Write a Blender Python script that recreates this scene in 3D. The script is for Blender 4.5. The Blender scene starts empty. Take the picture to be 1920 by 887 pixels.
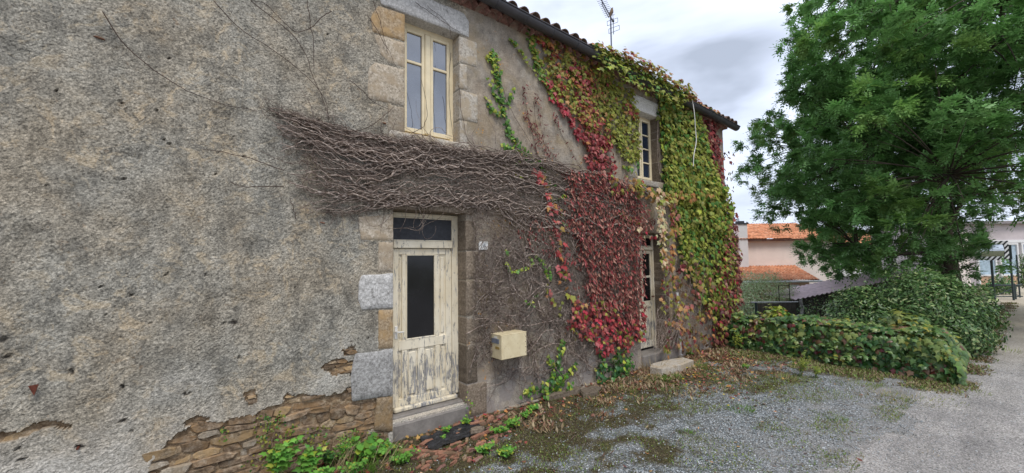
import bpy, math, random
import numpy as np
from mathutils import Matrix, Vector
R_ = random.Random(7)
rng = np.random.default_rng(11)
S = bpy.context.scene
COL = S.collection
# ---------------------------------------------------------------- camera
F, CX, CY = 760.0, 960.0, 443.5
CAM = np.array([0, -4.57, 2.05])
def nz(v): v = np.array(v, float); return v/np.linalg.norm(v)
_up = nz((-190, 13300, -760)); _x = np.array((990, -29.3, -760.)); _x = nz(_x-_up*_x.dot(_up)); _y = np.cross(_up, _x)
RM = np.array([_x, _y, _up])
cam = bpy.data.objects.new('camera', bpy.data.cameras.new('camera')); COL.objects.link(cam)
cam.data.sensor_width = 36; cam.data.lens = F/1920*36; cam.data.clip_start = .05; cam.data.clip_end = 3000
cam.matrix_world = Matrix.Translation(Vector(CAM)) @ Matrix(RM.tolist()).to_4x4()
S.camera = cam
# measuring helpers: where a line of sight of the survey photo meets a real plane
def on(u, v, ax, val):
    r = RM @ np.array([u-CX, CY-v, -F]); return CAM + r*((val-CAM[ax])/r[ax])
def W(u, v, y=0.0): return on(u, v, 1, y)
def WX(u, v, y=0.0): return float(on(u, v, 1, y)[0])
def WZ(u, v, y=0.0): return float(on(u, v, 1, y)[2])
def at(u, v, d): return CAM + RM @ np.array([u-CX, CY-v, -F])*d/F
# ---------------------------------------------------------------- world, sun, exposure
SUN_EL, SUN_AZ = math.radians(60), math.radians(196)   # azimuth from +Y clockwise
w = bpy.data.worlds.new('World'); S.world = w; w.use_nodes = True
nt = w.node_tree; nt.nodes.clear()
def N(t, ty, **k):
    n = t.nodes.new(ty)
    for a, b in k.items():
        if a in n.inputs: n.inputs[a].default_value = b
        else: setattr(n, a, b)
    return n
out = N(nt, 'ShaderNodeOutputWorld'); bg = N(nt, 'ShaderNodeBackground', Strength=0.11)
sky = N(nt, 'ShaderNodeTexSky'); sky.sky_type = 'NISHITA'; sky.sun_disc = False
sky.sun_elevation = SUN_EL; sky.sun_rotation = SUN_AZ; sky.dust_density = 2.0
tc = N(nt, 'ShaderNodeTexCoord'); mp = N(nt, 'ShaderNodeMapping'); mp.inputs['Scale'].default_value = (1, 1, 2.3); mp.inputs['Location'].default_value = (3.1, .7, .2)
nt.links.new(tc.outputs['Generated'], mp.inputs[0])
n1 = N(nt, 'ShaderNodeTexNoise', Scale=2.4, Detail=5.0, Roughness=.5, Distortion=.3); nt.links.new(mp.outputs[0], n1.inputs['Vector'])
cr = N(nt, 'ShaderNodeValToRGB'); e = cr.color_ramp.elements
e[0].position = .36; e[0].color = (3.3, 3.7, 4.5, 1); e[1].position = .60; e[1].color = (7.0, 7.6, 8.9, 1)
m_ = cr.color_ramp.elements.new(.47); m_.color = (5.3, 5.85, 7.1, 1)
nt.links.new(n1.outputs[0], cr.inputs[0])
mx = N(nt, 'ShaderNodeMix', data_type='RGBA'); mx.inputs[0].default_value = .9
nt.links.new(sky.outputs[0], mx.inputs[6]); nt.links.new(cr.outputs[0], mx.inputs[7])
nt.links.new(mx.outputs[2], bg.inputs[0]); nt.links.new(bg.outputs[0], out.inputs[0])
sl = bpy.data.lights.new('sun', 'SUN'); sl.energy = 1.5; sl.angle = math.radians(18); sl.color = (1, .965, .91)
so = bpy.data.objects.new('sun', sl); COL.objects.link(so)
sd = Vector((math.sin(SUN_AZ)*math.cos(SUN_EL), math.cos(SUN_AZ)*math.cos(SUN_EL), math.sin(SUN_EL)))
so.rotation_euler = sd.to_track_quat('Z', 'Y').to_euler(); so.location = (0, 0, 30)
S.view_settings.view_transform = 'Standard'; S.view_settings.look = 'None'; S.view_settings.gamma = 1
S.view_settings.exposure = 0.58
S.cycles.max_bounces = 6; S.cycles.transparent_max_bounces = 6
# ---------------------------------------------------------------- mesh helpers
def mesh(name, V, Fs, cols=None, smooth=False, mat=None):
    """V (n,3) array; Fs: int array (m,k) or list of such / list of tuples"""
    me = bpy.data.meshes.new(name)
    V = np.asarray(V, np.float32)
    if isinstance(Fs, np.ndarray): groups = [Fs]
    elif len(Fs) and isinstance(Fs[0], np.ndarray): groups = Fs
    else:
        d = {}
        for f in Fs: d.setdefault(len(f), []).append(f)
        groups = [np.array(x) for x in d.values()]
    idx = np.concatenate([g.ravel() for g in groups]).astype(np.int32)
    ls = np.concatenate([np.full(len(g), g.shape[1]) for g in groups]).astype(np.int32)
    st = np.concatenate([[0], np.cumsum(ls)[:-1]]).astype(np.int32)
    me.vertices.add(len(V)); me.vertices.foreach_set('co', V.ravel())
    me.loops.add(len(idx)); me.loops.foreach_set('vertex_index', idx)
    me.polygons.add(len(ls)); me.polygons.foreach_set('loop_start', st); me.polygons.foreach_set('loop_total', ls)
    me.polygons.foreach_set('use_smooth', np.full(len(ls), bool(smooth)))
    me.update(calc_edges=True)
    if cols is not None:
        a = me.color_attributes.new('Col', 'FLOAT_COLOR', 'POINT')
        c = np.ones((len(V), 4), np.float32); c[:, :3] = cols; a.data.foreach_set('color', c.ravel())
    if mat: me.materials.append(mat)
    return me
def obj(name, me, parent=None, loc=None, label=None, cat=None, group=None, kind=None):
    o = bpy.data.objects.new(name, me); COL.objects.link(o)
    if parent: o.parent = parent
    if loc is not None: o.location = loc
    if label: o['label'] = label
    if cat: o['category'] = cat
    if group: o['group'] = group
    if kind: o['kind'] = kind
    return o
def thing(name, label, cat, loc=(0, 0, 0), group=None, rz=0):
    o = obj(name, None, None, loc, label, cat, group); o.rotation_euler = (0, 0, rz); o.empty_display_size = .1; return o
class B:
    def __init__(s): s.v = []; s.f = []
    def add(s, V, Fs):
        b = len(s.v); s.v += [tuple(map(float, p)) for p in V]; s.f += [tuple(b+i for i in f) for f in Fs]
    def box(s, a, b, bev=0):
        (x0, y0, z0), (x1, y1, z1) = a, b
        if bev <= 0:
            s.add([(x, y, z) for z in (z0, z1) for y in (y0, y1) for x in (x0, x1)],
                  [(0, 2, 3, 1), (4, 5, 7, 6), (0, 1, 5, 4), (2, 6, 7, 3), (0, 4, 6, 2), (1, 3, 7, 5)]); return s
        # chamfered box: 24 verts
        V = []; ix = {}
        for i, x in enumerate((x0, x1)):
            for j, y in enumerate((y0, y1)):
                for k, z in enumerate((z0, z1)):
                    sx, sy, sz = (1-2*i)*bev, (1-2*j)*bev, (1-2*k)*bev
                    ix[i, j, k, 0] = len(V); V.append((x, y+sy, z+sz))
                    ix[i, j, k, 1] = len(V); V.append((x+sx, y, z+sz))
                    ix[i, j, k, 2] = len(V); V.append((x+sx, y+sy, z))
        Q = []
        for i in (0, 1):
            q = [ix[i, 0, 0, 0], ix[i, 1, 0, 0], ix[i, 1, 1, 0], ix[i, 0, 1, 0]]; Q.append(q if i else q[::-1])
            q = [ix[0, i, 0, 1], ix[1, i, 0, 1], ix[1, i, 1, 1], ix[0, i, 1, 1]]; Q.append(q[::-1] if i else q)
            q = [ix[0, 0, i, 2], ix[1, 0, i, 2], ix[1, 1, i, 2], ix[0, 1, i, 2]]; Q.append(q if i else q[::-1])
            for j in (0, 1):
                Q.append([ix[i, j, 0, 0], ix[i, j, 0, 1], ix[i, j, 1, 1], ix[i, j, 1, 0]])
                Q.append([ix[i, 0, j, 0], ix[i, 0, j, 2], ix[i, 1, j, 2], ix[i, 1, j, 0]])
                Q.append([ix[0, i, j, 1], ix[0, i, j, 2], ix[1, i, j, 2], ix[1, i, j, 1]])
                for k in (0, 1): Q.append([ix[i, j, k, 0], ix[i, j, k, 1], ix[i, j, k, 2]])
        s.add(V, Q); return s
    def cyl(s, a, b, r, r2=None, n=8):
        a = np.array(a, float); b = np.array(b, float); r2 = r if r2 is None else r2
        t = nz(b-a); h = np.array((0, 0, 1.)) if abs(t[2]) < .9 else np.array((1., 0, 0))
        p = nz(np.cross(t, h)); q = np.cross(t, p); V = []
        for c, rr in ((a, r), (b, r2)):
            for i in range(n):
                g = 2*math.pi*i/n; V.append(c+rr*(math.cos(g)*p+math.sin(g)*q))
        s.add(V, [(i, (i+1) % n, n+(i+1) % n, n+i) for i in range(n)]+[tuple(range(n))[::-1], tuple(range(n, 2*n))]); return s
    def build(s, name, mat, parent=None, smooth=False, **k):
        me = mesh(name, np.array(s.v), s.f, smooth=smooth, mat=mat)
        me.validate()
        return obj(name, me, parent, **k)
def recalc(me):
    import bmesh
    bm = bmesh.new(); bm.from_mesh(me); bmesh.ops.recalc_face_normals(bm, faces=bm.faces); bm.to_mesh(me); bm.free()
# value noise on arrays
def _h(i, j, k):
    n = (i*374761393 + j*668265263 + k*2147483647*3 + 1013904223) & 0xFFFFFFFF
    n = ((n ^ (n >> 13))*1274126177) & 0xFFFFFFFF
    n = ((n ^ (n >> 16))*2246822519) & 0xFFFFFFFF
    return ((n ^ (n >> 15)) & 0xFFFFFF)/float(0xFFFFFF)
def vn(x, y, z=0.0):
    x = np.asarray(x, float); y = np.asarray(y, float); z = np.zeros_like(x)+z
    i, j, k = np.floor(x).astype(np.int64), np.floor(y).astype(np.int64), np.floor(z).astype(np.int64)
    a, b, c = x-i, y-j, z-k; a = a*a*(3-2*a); b = b*b*(3-2*b); c = c*c*(3-2*c)
    r = 0
    for di in (0, 1):
        for dj in (0, 1):
            for dk in (0, 1):
                r = r + _h(i+di, j+dj, k+dk)*(a if di else 1-a)*(b if dj else 1-b)*(c if dk else 1-c)
    return r
def fbm(x, y, z=0.0, o=4):
    r = 0; am = .5; t = 0
    for q in range(o): r = r+am*vn(x*2**q+q*17.3, y*2**q-q*9.1, np.asarray(z)*2**q+q*5.5); t += am; am *= .5
    return r/t
def inpoly(px, py, poly):
    px = np.asarray(px); py = np.asarray(py); r = np.zeros(px.shape, bool); n = len(poly)
    for i in range(n):
        x1, y1 = poly[i]; x2, y2 = poly[(i+1) % n]
        if y1 == y2: continue
        r ^= ((y1 > py) != (y2 > py)) & (px < (x2-x1)*(py-y1)/(y2-y1)+x1)
    return r
def wp(poly, y=0.0): return [(float(W(u, v, y)[0]), float(W(u, v, y)[2])) for u, v in poly]
def spline(P, n):
    P = np.array(P, float); m = len(P)
    if m < 3: t = np.linspace(0, 1, n)[:, None]; return P[0]*(1-t)+P[-1]*t
    Q = np.vstack([2*P[0]-P[1], P, 2*P[-1]-P[-2]]); t = np.linspace(0, m-1-1e-6, n); i = t.astype(int); f = (t-i)[:, None]
    a, b, c, d = Q[i], Q[i+1], Q[i+2], Q[i+3]
    return .5*((2*b)+(-a+c)*f+(2*a-5*b+4*c-d)*f**2+(-a+3*b-3*c+d)*f**3)
def tubes(paths, n=4):
    """paths: list of (P (k,3), r (k,)) -> V, F"""
    Vs = []; Fs = []; b = 0
    ang = np.arange(n)*2*np.pi/n
    for P, r in paths:
        P = np.asarray(P, float); k = len(P); r = np.broadcast_to(np.asarray(r, float), (k,))
        T = np.gradient(P, axis=0); T /= np.linalg.norm(T, axis=1)[:, None]+1e-9
        ref = np.eye(3)[np.argmin(np.abs(T).mean(0))]
        A = np.cross(T, ref); A /= np.linalg.norm(A, axis=1)[:, None]+1e-9; Bn = np.cross(T, A)
        V = P[:, None]+r[:, None, None]*(A[:, None]*np.cos(ang)[None, :, None]+Bn[:, None]*np.sin(ang)[None, :, None])
        Vs.append(V.reshape(-1, 3))
        i = np.arange(k-1)[:, None]*n; j = np.arange(n)[None]; jn = (j+1) % n
        Fs.append((np.stack([i+j, i+jn, i+n+jn, i+n+j], -1)+b).reshape(-1, 4)); b += k*n
    return np.vstack(Vs), np.vstack(Fs)
# ---------------------------------------------------------------- materials
def newmat(name, rough=.85, spec=.3):
    m = bpy.data.materials.new(name); m.use_nodes = True; t = m.node_tree
    p = t.nodes['Principled BSDF']; p.inputs['Roughness'].default_value = rough; p.inputs['Specular IOR Level'].default_value = spec
    return m, t, p
def rgb(c): return (c[0], c[1], c[2], 1)
class G:
    """tiny node-graph writer"""
    def __init__(s, t): s.t = t; s.L = t.links.new; s.co = N(t, 'ShaderNodeTexCoord').outputs['Object']
    def coord(s, sc=(1, 1, 1), rot=(0, 0, 0)):
        m = N(s.t, 'ShaderNodeMapping'); m.inputs['Scale'].default_value = sc; m.inputs['Rotation'].default_value = rot; s.L(s.co, m.inputs[0]); return m.outputs[0]
    def noise(s, sc, det=4, ro=.55, co=None, dist=0, col=False):
        n = N(s.t, 'ShaderNodeTexNoise', Scale=float(sc), Detail=float(det), Roughness=ro, Distortion=float(dist)); s.L(co or s.co, n.inputs['Vector']); return n.outputs[1 if col else 0]
    def vor(s, sc, out='Distance', co=None, feat='F1'):
        n = N(s.t, 'ShaderNodeTexVoronoi', Scale=float(sc)); n.feature = feat; s.L(co or s.co, n.inputs['Vector']); return n.outputs[out]
    def ramp(s, x, stops):
        r = N(s.t, 'ShaderNodeValToRGB'); el = r.color_ramp.elements
        for i, (p, c) in enumerate(stops):
            c = rgb(c) if not isinstance(c, (int, float)) else (c, c, c, 1)
            if i < 2: el[i].position = p; el[i].color = c
            else: q = el.new(p); q.color = c
        s.L(x, r.inputs[0]); return r.outputs[0]
    def mix(s, f, a, b, mode='MIX'):
        m = N(s.t, 'ShaderNodeMix', data_type='RGBA'); m.blend_type = mode
        for i, x in ((0, f), (6, a), (7, b)):
            if isinstance(x, (int, float)): m.inputs[i].default_value = x if i == 0 else (x, x, x, 1)
            elif isinstance(x, tuple): m.inputs[i].default_value = rgb(x)
            else: s.L(x, m.inputs[i])
        return m.outputs[2]
    def math(s, op, a, b=0):
        m = N(s.t, 'ShaderNodeMath', operation=op)
        for i, x in ((0, a), (1, b)):
            if isinstance(x, (int, float)): m.inputs[i].default_value = x
            else: s.L(x, m.inputs[i])
        return m.outputs[0]
    def attr(s, nm, o='Color'): n = N(s.t, 'ShaderNodeAttribute'); n.attribute_name = nm; return n.outputs[o]
    def sep(s, ax):
        n = N(s.t, 'ShaderNodeSeparateXYZ'); s.L(s.co, n.inputs[0]); return n.outputs[ax]
    def bump(s, h, p, dist=.01, strength=1, prev=None):
        b = N(s.t, 'ShaderNodeBump', Distance=dist, Strength=strength); s.L(h, b.inputs['Height'])
        if prev: s.L(prev, b.inputs['Normal'])
        s.L(b.outputs[0], p.inputs['Normal']); return b.outputs[0]
    def rnd(s): return N(s.t, 'ShaderNodeObjectInfo').outputs['Random']
def M_plaster():
    m, t, p = newmat('plaster', .95, .15); g = G(t)
    c = g.sep('X'); z = g.sep('Z')
    big = g.noise(1.3, 4, .6); med = g.noise(5, 5, .65); fine = g.noise(62, 4, .8); gr = g.vor(70)
    base = g.ramp(fine, [(.32, (.085, .08, .068)), (.44, (.235, .22, .185)), (.55, (.365, .34, .285)), (.69, (.60, .56, .475))])
    mott = g.ramp(g.noise(4.2, 8, .8, dist=.3), [(.38, .58), (.5, .98), (.62, 1.22)]); base = g.mix(1.0, base, mott, 'MULTIPLY')
    spk = g.ramp(g.noise(26, 5, .8), [(.34, .5), (.45, 1), (.64, 1), (.72, 1.25)]); base = g.mix(1.0, base, spk, 'MULTIPLY')
    # cream lime patches
    pt = g.ramp(g.noise(6, 7, .75, dist=.8), [(.52, 0), (.60, 1)])
    pt = g.math('MULTIPLY', pt, g.ramp(g.noise(1.1, 2), [(.36, 0), (.56, 1)]))
    cream = g.ramp(fine, [(.3, (.24, .19, .125)), (.5, (.50, .42, .30)), (.7, (.72, .63, .48))])
    base = g.mix(g.math('MULTIPLY', pt, .75), base, cream)
    # dark vertical weathering streaks
    st = g.ramp(g.noise(1, 7, .72, g.coord((4.5, 1, 1.1)), dist=.4), [(.50, 0), (.68, .42)])
    base = g.mix(st, base, (.10, .098, .09))
    # pale lower zone (washed lime)
    lo = g.math('ADD', z, g.math('MULTIPLY', g.math('SUBTRACT', big, .5), 2.4))
    lo = g.ramp(lo, [(.35, .75), (1.5, 0)])
    pale = g.ramp(fine, [(.28, (.20, .18, .15)), (.45, (.46, .43, .375)), (.65, (.78, .735, .66))])
    base = g.mix(lo, base, pale)
    # smoother taupe render right of the first window
    xr = g.math('ADD', c, g.math('MULTIPLY', g.math('SUBTRACT', med, .5), .35))
    xr = g.ramp(g.math('MULTIPLY', xr, .2), [(.535, 0), (.56, 1)])
    taupe = g.ramp(g.noise(9, 7, .65), [(.3, (.17, .14, .112)), (.5, (.285, .24, .195)), (.7, (.41, .355, .29))])
    taupe = g.mix(.35, taupe, base)
    och = g.ramp(g.noise(2.2, 3), [(.5, 0), (.62, .5)])
    taupe = g.mix(och, taupe, (.27, .21, .12))
    gp = g.ramp(z, [(.35, .8), (.8, 0)])
    gp = g.math('MULTIPLY', gp, g.ramp(g.noise(3, 4), [(.45, 0), (.5, 1)]))
    taupe = g.mix(gp, taupe, (.27, .24, .22))
    col = g.mix(xr, base, taupe)
    warm = g.ramp(g.noise(1.4, 4), [(.42, 0), (.64, .5)]); col = g.mix(warm, col, g.mix(1.0, col, (1.12, .97, .8), 'MULTIPLY'))
    # orange lichen
    l = g.ramp(g.noise(16, 3, .5), [(.685, 0), (.71, 1)]); l = g.math('MULTIPLY', l, g.ramp(g.noise(1.4, 2), [(.44, 0), (.54, 1)]))
    l = g.math('MULTIPLY', l, g.math('ADD', .12, xr)); col = g.mix(l, col, (.50, .24, .06))
    # bare places: earth mortar (attribute)
    b = g.attr('Col'); sb = N(t, 'ShaderNodeSeparateColor'); t.links.new(b, sb.inputs[0])
    mort = g.ramp(g.noise(14, 6, .7), [(.3, (.10, .062, .036)), (.5, (.27, .19, .115)), (.7, (.50, .41, .29))])
    col = g.mix(sb.outputs[0], col, mort)
    col = g.mix(sb.outputs[1], col, (.03, .024, .02))
    t.links.new(col, p.inputs['Base Color'])
    k = g.math('SUBTRACT', 1.0, g.math('MULTIPLY', xr, .72))
    h = g.math('ADD', g.math('MULTIPLY', gr, .5), fine)
    g.bump(g.math('MULTIPLY', h, k), p, .010, .8)
    return m
def M_stone(name, a, b, c, sc=30, patch=None, bump=.006):
    m, t, p = newmat(name, .9, .2); g = G(t); r = g.rnd()
    col = g.ramp(g.noise(sc, 6, .8), [(.32, a), (.5, b), (.68, c)])
    if patch:
        col = g.mix(g.ramp(g.noise(6, 4, .6), [(.46, 0), (.6, .8)]), col, patch)
    col = g.mix(g.ramp(g.noise(11, 4, .7), [(.6, 0), (.7, .55)]), col, (.08, .075, .065))
    v = g.ramp(r, [(0, .72), (1, 1.2)]); col = g.mix(1.0, col, v, 'MULTIPLY')
    t.links.new(col, p.inputs['Base Color']); g.bump(g.noise(sc*1.2, 7, .75), p, bump, 1); return m
def M_plain(name, c, rough=.7, spec=.3, var=.25, sc=8, bump=0, metal=0):
    m, t, p = newmat(name, rough, spec); g = G(t); p.inputs['Metallic'].default_value = metal
    a = tuple(x*(1-var) for x in c); b = tuple(min(1, x*(1+var)) for x in c)
    col = g.ramp(g.noise(sc, 5, .65), [(.3, a), (.7, b)]); t.links.new(col, p.inputs['Base Color'])
    if bump: g.bump(g.noise(sc*4, 5, .7), p, bump, 1)
    return m
def M_paint():
    m, t, p = newmat('cream_paint', .55, .35); g = G(t)
    col = g.ramp(g.noise(3, 5), [(.3, (.68, .585, .41)), (.7, (.82, .75, .60))])
    wood = g.ramp(g.noise(1, 6, .7, g.coord((60, 60, 5))), [(.3, (.13, .12, .11)), (.5, (.30, .29, .28)), (.7, (.46, .44, .41))])
    n = g.noise(1, 8, .78, g.coord((26, 26, 5)), dist=.6)
    zz = g.ramp(g.sep('Z'), [(.75, .12), (1.1, .04)])
    msk = g.ramp(g.math('ADD', n, zz), [(.60, 0), (.63, 1)])
    big = g.ramp(g.noise(5, 3), [(.36, 0), (.5, 1)])
    msk = g.math('MULTIPLY', msk, big)
    col = g.mix(msk, col, wood)
    dirt = g.ramp(g.noise(70, 3, .6), [(.68, 0), (.74, .6)]); col = g.mix(dirt, col, (.2, .14, .08))
    t.links.new(col, p.inputs['Base Color']); g.bump(g.math('SUBTRACT', g.noise(1, 5, .6, g.coord((50, 50, 6))), msk), p, .0025, .8); return m
def M_leaf(name='leaf', tr=.25, rough=.5):
    m, t, p = newmat(name, rough, .35); g = G(t); c = g.attr('Col')
    v = g.ramp(g.noise(45, 3), [(.3, .78), (.7, 1.2)]); c = g.mix(1.0, c, v, 'MULTIPLY')
    t.links.new(c, p.inputs['Base Color'])
    tl = N(t, 'ShaderNodeBsdfTranslucent'); t.links.new(c, tl.inputs[0]); ms = N(t, 'ShaderNodeMixShader', ); ms.inputs[0].default_value = tr
    t.links.new(p.outputs[0], ms.inputs[1]); t.links.new(tl.outputs[0], ms.inputs[2]); t.links.new(ms.outputs[0], t.nodes['Material Output'].inputs[0]); return m
def M_glass(name, c, ior=1.5, rough=.04):
    m, t, p = newmat(name, rough, .5); p.inputs['IOR'].default_value = ior; g = G(t)
    col = g.ramp(g.noise(5, 4), [(.3, c), (.7, tuple(x*1.6 for x in c))]); t.links.new(col, p.inputs['Base Color'])
    g.bump(g.noise(2.2, 2), p, .004, .35); return m
def M_ground():
    m, t, p = newmat('gravel_ground', .95, .2); g = G(t)
    cell = g.vor(62, 'Color'); d = g.vor(62); s = N(t, 'ShaderNodeSeparateColor'); t.links.new(cell, s.inputs[0])
    gv = g.ramp(s.outputs[0], [(0, (.09, .10, .103)), (.45, (.235, .26, .27)), (.8, (.37, .405, .42)), (1, (.65, .65, .65))])
    gv = g.mix(g.ramp(d, [(.45, 0), (.75, .75)]), gv, (.07, .065, .055))
    gv = g.mix(g.ramp(g.noise(1.1, 4, .6), [(.5, 0), (.7, .45)]), gv, (.26, .24, .2))
    soil = g.ramp(g.noise(30, 6, .75), [(.3, (.022, .017, .009)), (.5, (.075, .06, .032)), (.72, (.21, .175, .11))])
    y = g.sep('Y'); x = g.sep('X')
    sa = N(t, 'ShaderNodeSeparateColor'); t.links.new(g.attr('Col'), sa.inputs[0]); nf = g.noise(17, 8, .85)
    k = g.ramp(g.math('ADD', g.math('MULTIPLY', sa.outputs[0], .9), g.math('SUBTRACT', nf, .55)), [(.18, 0), (.62, 1)])
    col = g.mix(k, gv, soil)
    col = g.mix(g.math('MULTIPLY', g.ramp(g.noise(2.4, 5, .7), [(.56, 0), (.68, .6)]), 1.0), col, (.085, .095, .03))
    ed = g.ramp(g.math('ADD', g.math('MULTIPLY', y, -1.0), g.math('MULTIPLY', g.math('SUBTRACT', g.noise(3, 6, .7), .5), 1.6)), [(0, 0), (1, 1)])
    dust = g.math('MULTIPLY', g.math('SUBTRACT', g.math('ADD', g.math('MULTIPLY', y, -1.0), g.math('MULTIPLY', g.math('SUBTRACT', g.noise(2.2, 7, .75), .5), 3.0)), 2.3), .75)
    dust = g.ramp(dust, [(0, 0), (1, .85)]); col = g.mix(dust, col, g.ramp(g.noise(60, 5, .75), [(.3, (.17, .16, .15)), (.5, (.32, .30, .28)), (.7, (.48, .45, .42))]))
    far = g.ramp(g.math('MULTIPLY', x, .05), [(.5, 0), (.7, 1)]); col = g.mix(far, col, g.ramp(g.noise(2, 5), [(.35, (.08, .1, .03)), (.65, (.22, .19, .12))]))
    t.links.new(col, p.inputs['Base Color']); g.bump(g.math('ADD', g.math('MULTIPLY', d, -.6), g.noise(24, 5, .8)), p, .02, 1); return m
def M_road():
    m, t, p = newmat('worn_road', .95, .2); g = G(t)
    b = g.ramp(g.noise(1.4, 5, .6), [(.3, (.28, .265, .25)), (.7, (.42, .39, .36))])
    f = g.ramp(g.noise(75, 4, .75), [(.3, .5), (.5, 1), (.72, 1.45)]); b = g.mix(1.0, b, f, 'MULTIPLY')
    pit = g.ramp(g.noise(14, 5, .7, g.coord((1, 2.2, 1))), [(.63, 0), (.7, .6)]); b = g.mix(pit, b, (.11, .11, .115))
    tr = g.ramp(g.noise(1, 5, .6, g.coord((.35, 3.2, 1), (0, 0, .12))), [(.38, .86), (.52, 1.0), (.66, 1.08)]); b = g.mix(1.0, b, tr, 'MULTIPLY')
    agg = g.vor(85, 'Color'); sg = N(t, 'ShaderNodeSeparateColor'); t.links.new(agg, sg.inputs[0]); b = g.mix(1.0, b, g.ramp(sg.outputs[0], [(0, .62), (.6, 1), (1, 1.45)]), 'MULTIPLY')
    x = g.sep('X'); far = g.ramp(g.math('MULTIPLY', x, .05), [(.55, 0), (.95, .8)]); b = g.mix(far, b, (.47, .40, .29))
    yy = g.sep('Y'); e = g.ramp(g.math('ADD', yy, g.math('MULTIPLY', g.noise(2.5, 5, .7), 1.6)), [(-2.9+3.0, 0), (1, 0)])
    t.links.new(b, p.inputs['Base Color']); g.bump(g.noise(60, 6, .8), p, .012, 1); return m
MAT = {}
MAT['plaster'] = M_plaster()
MAT['granite'] = M_stone('grey_granite', (.17, .16, .148), (.44, .425, .40), (.76, .74, .71), 40, bump=.008)
MAT['light_granite'] = M_stone('light_granite', (.27, .26, .245), (.54, .52, .49), (.78, .76, .73), 40, bump=.006)
MAT['pale_granite'] = M_stone('pale_granite', (.19, .165, .135), (.43, .385, .32), (.66, .61, .53), 40, (.40, .32, .22))
MAT['warm_granite'] = M_stone('warm_granite', (.15, .12, .09), (.42, .355, .27), (.68, .60, .49), 40, (.36, .28, .19))
MAT['rust_granite'] = M_stone('rust_granite', (.12, .085, .05), (.34, .25, .155), (.56, .45, .32), 34, (.38, .25, .12))
MAT['taupe_stone'] = M_stone('taupe_stone', (.085, .064, .045), (.19, .15, .11), (.33, .27, .205), 40)
MAT['schist'] = M_stone('brown_schist', (.07, .043, .026), (.24, .17, .11), (.48, .385, .28), 17, (.30, .185, .09), bump=.012)
MAT['concrete'] = M_plain('step_concrete', (.21, .19, .17), .9, .2, .3, 6, .004)
MAT['paint'] = M_paint()
MAT['paint_clean'] = M_plain('window_paint', (.74, .63, .42), .5, .35, .12, 5, .001)
MAT['glass'] = M_glass('window_glass', (.05, .058, .075), 2.7)
MAT['glass_dark'] = M_glass('dark_glass', (.008, .008, .009), 1.45, .12)
MAT['glass_blue'] = M_glass('blue_dark_glass', (.012, .02, .035), 1.6, .06)
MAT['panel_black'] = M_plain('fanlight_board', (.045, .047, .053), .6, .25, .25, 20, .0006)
MAT['gutter'] = M_plain('zinc_gutter', (.055, .052, .058), .42, .5, .25, 4)
MAT['terracotta'] = M_stone('terracotta', (.11, .06, .05), (.24, .12, .095), (.38, .24, .19), 25, (.28, .22, .17))
MAT['old_tile'] = M_stone('old_roof_tile', (.08, .055, .045), (.19, .12, .09), (.33, .22, .17), 20, (.16, .14, .10))
MAT['broken'] = M_stone('broken_tile', (.13, .065, .04), (.32, .155, .10), (.46, .28, .2), 25, (.12, .085, .05))
MAT['leaf'] = M_leaf()
MAT['gloss_leaf'] = M_leaf('gloss_leaf', .18, .35)
MAT['dry_leaf'] = M_leaf('dry_leaf', .1, .7)
def M_stem():
    m, t, p = newmat('vine_bark', .85, .2); g = G(t)
    c = g.ramp(g.noise(28, 5, .7), [(.3, (.08, .054, .043)), (.48, (.225, .17, .138)), (.66, (.52, .44, .38))])
    v = g.ramp(g.rnd(), [(0, .7), (1, 1.35)]); c = g.mix(1.0, c, v, 'MULTIPLY'); t.links.new(c, p.inputs['Base Color']); g.bump(g.noise(90, 4), p, .003, .8); return m
MAT['stem'] = M_stem()
MAT['twig'] = M_plain('dry_twig', (.15, .108, .085), .9, .15, .5, 18)
MAT['dark_twig'] = M_plain('dark_twig', (.075, .05, .04), .9, .15, .4, 18)
MAT['bark'] = M_plain('tree_bark', (.075, .06, .045), .9, .2, .35, 7, .01)
MAT['ground'] = M_ground(); MAT['road'] = M_road()
MAT['straw'] = M_plain('dry_grass', (.38, .30, .17), .8, .2, .35, 30)
MAT['white'] = M_plain('white_plastic', (.72, .70, .66), .5, .35, .12, 20)
MAT['metal'] = M_plain('aerial_metal', (.13, .14, .19), .45, .5, .2, 10)
MAT['rust'] = M_plain('rusty_iron', (.11, .035, .022), .85, .2, .4, 60, .002)
def M_box():
    m, t, p = newmat('mailbox_enamel', .38, .5); g = G(t); c = g.ramp(g.noise(7, 5, .6), [(.3, (.60, .49, .29)), (.7, (.74, .64, .42))])
    c = g.mix(g.ramp(g.noise(48, 3, .6), [(.66, 0), (.71, .75)]), c, (.24, .13, .06)); c = g.mix(g.ramp(g.noise(1, 5, .7, g.coord((26, 26, 5))), [(.56, 0), (.7, .4)]), c, (.36, .27, .15)); t.links.new(c, p.inputs['Base Color']); g.bump(g.noise(20, 4), p, .002, .5); return m
MAT['mailbox'] = M_box()
MAT['post'] = M_plain('dark_green_paint', (.03, .045, .045), .5, .4, .2, 10)
MAT['plastic'] = M_plain('black_sheeting', (.02, .02, .022), .35, .5, .4, 14, .01)
exec_parts = True
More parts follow.
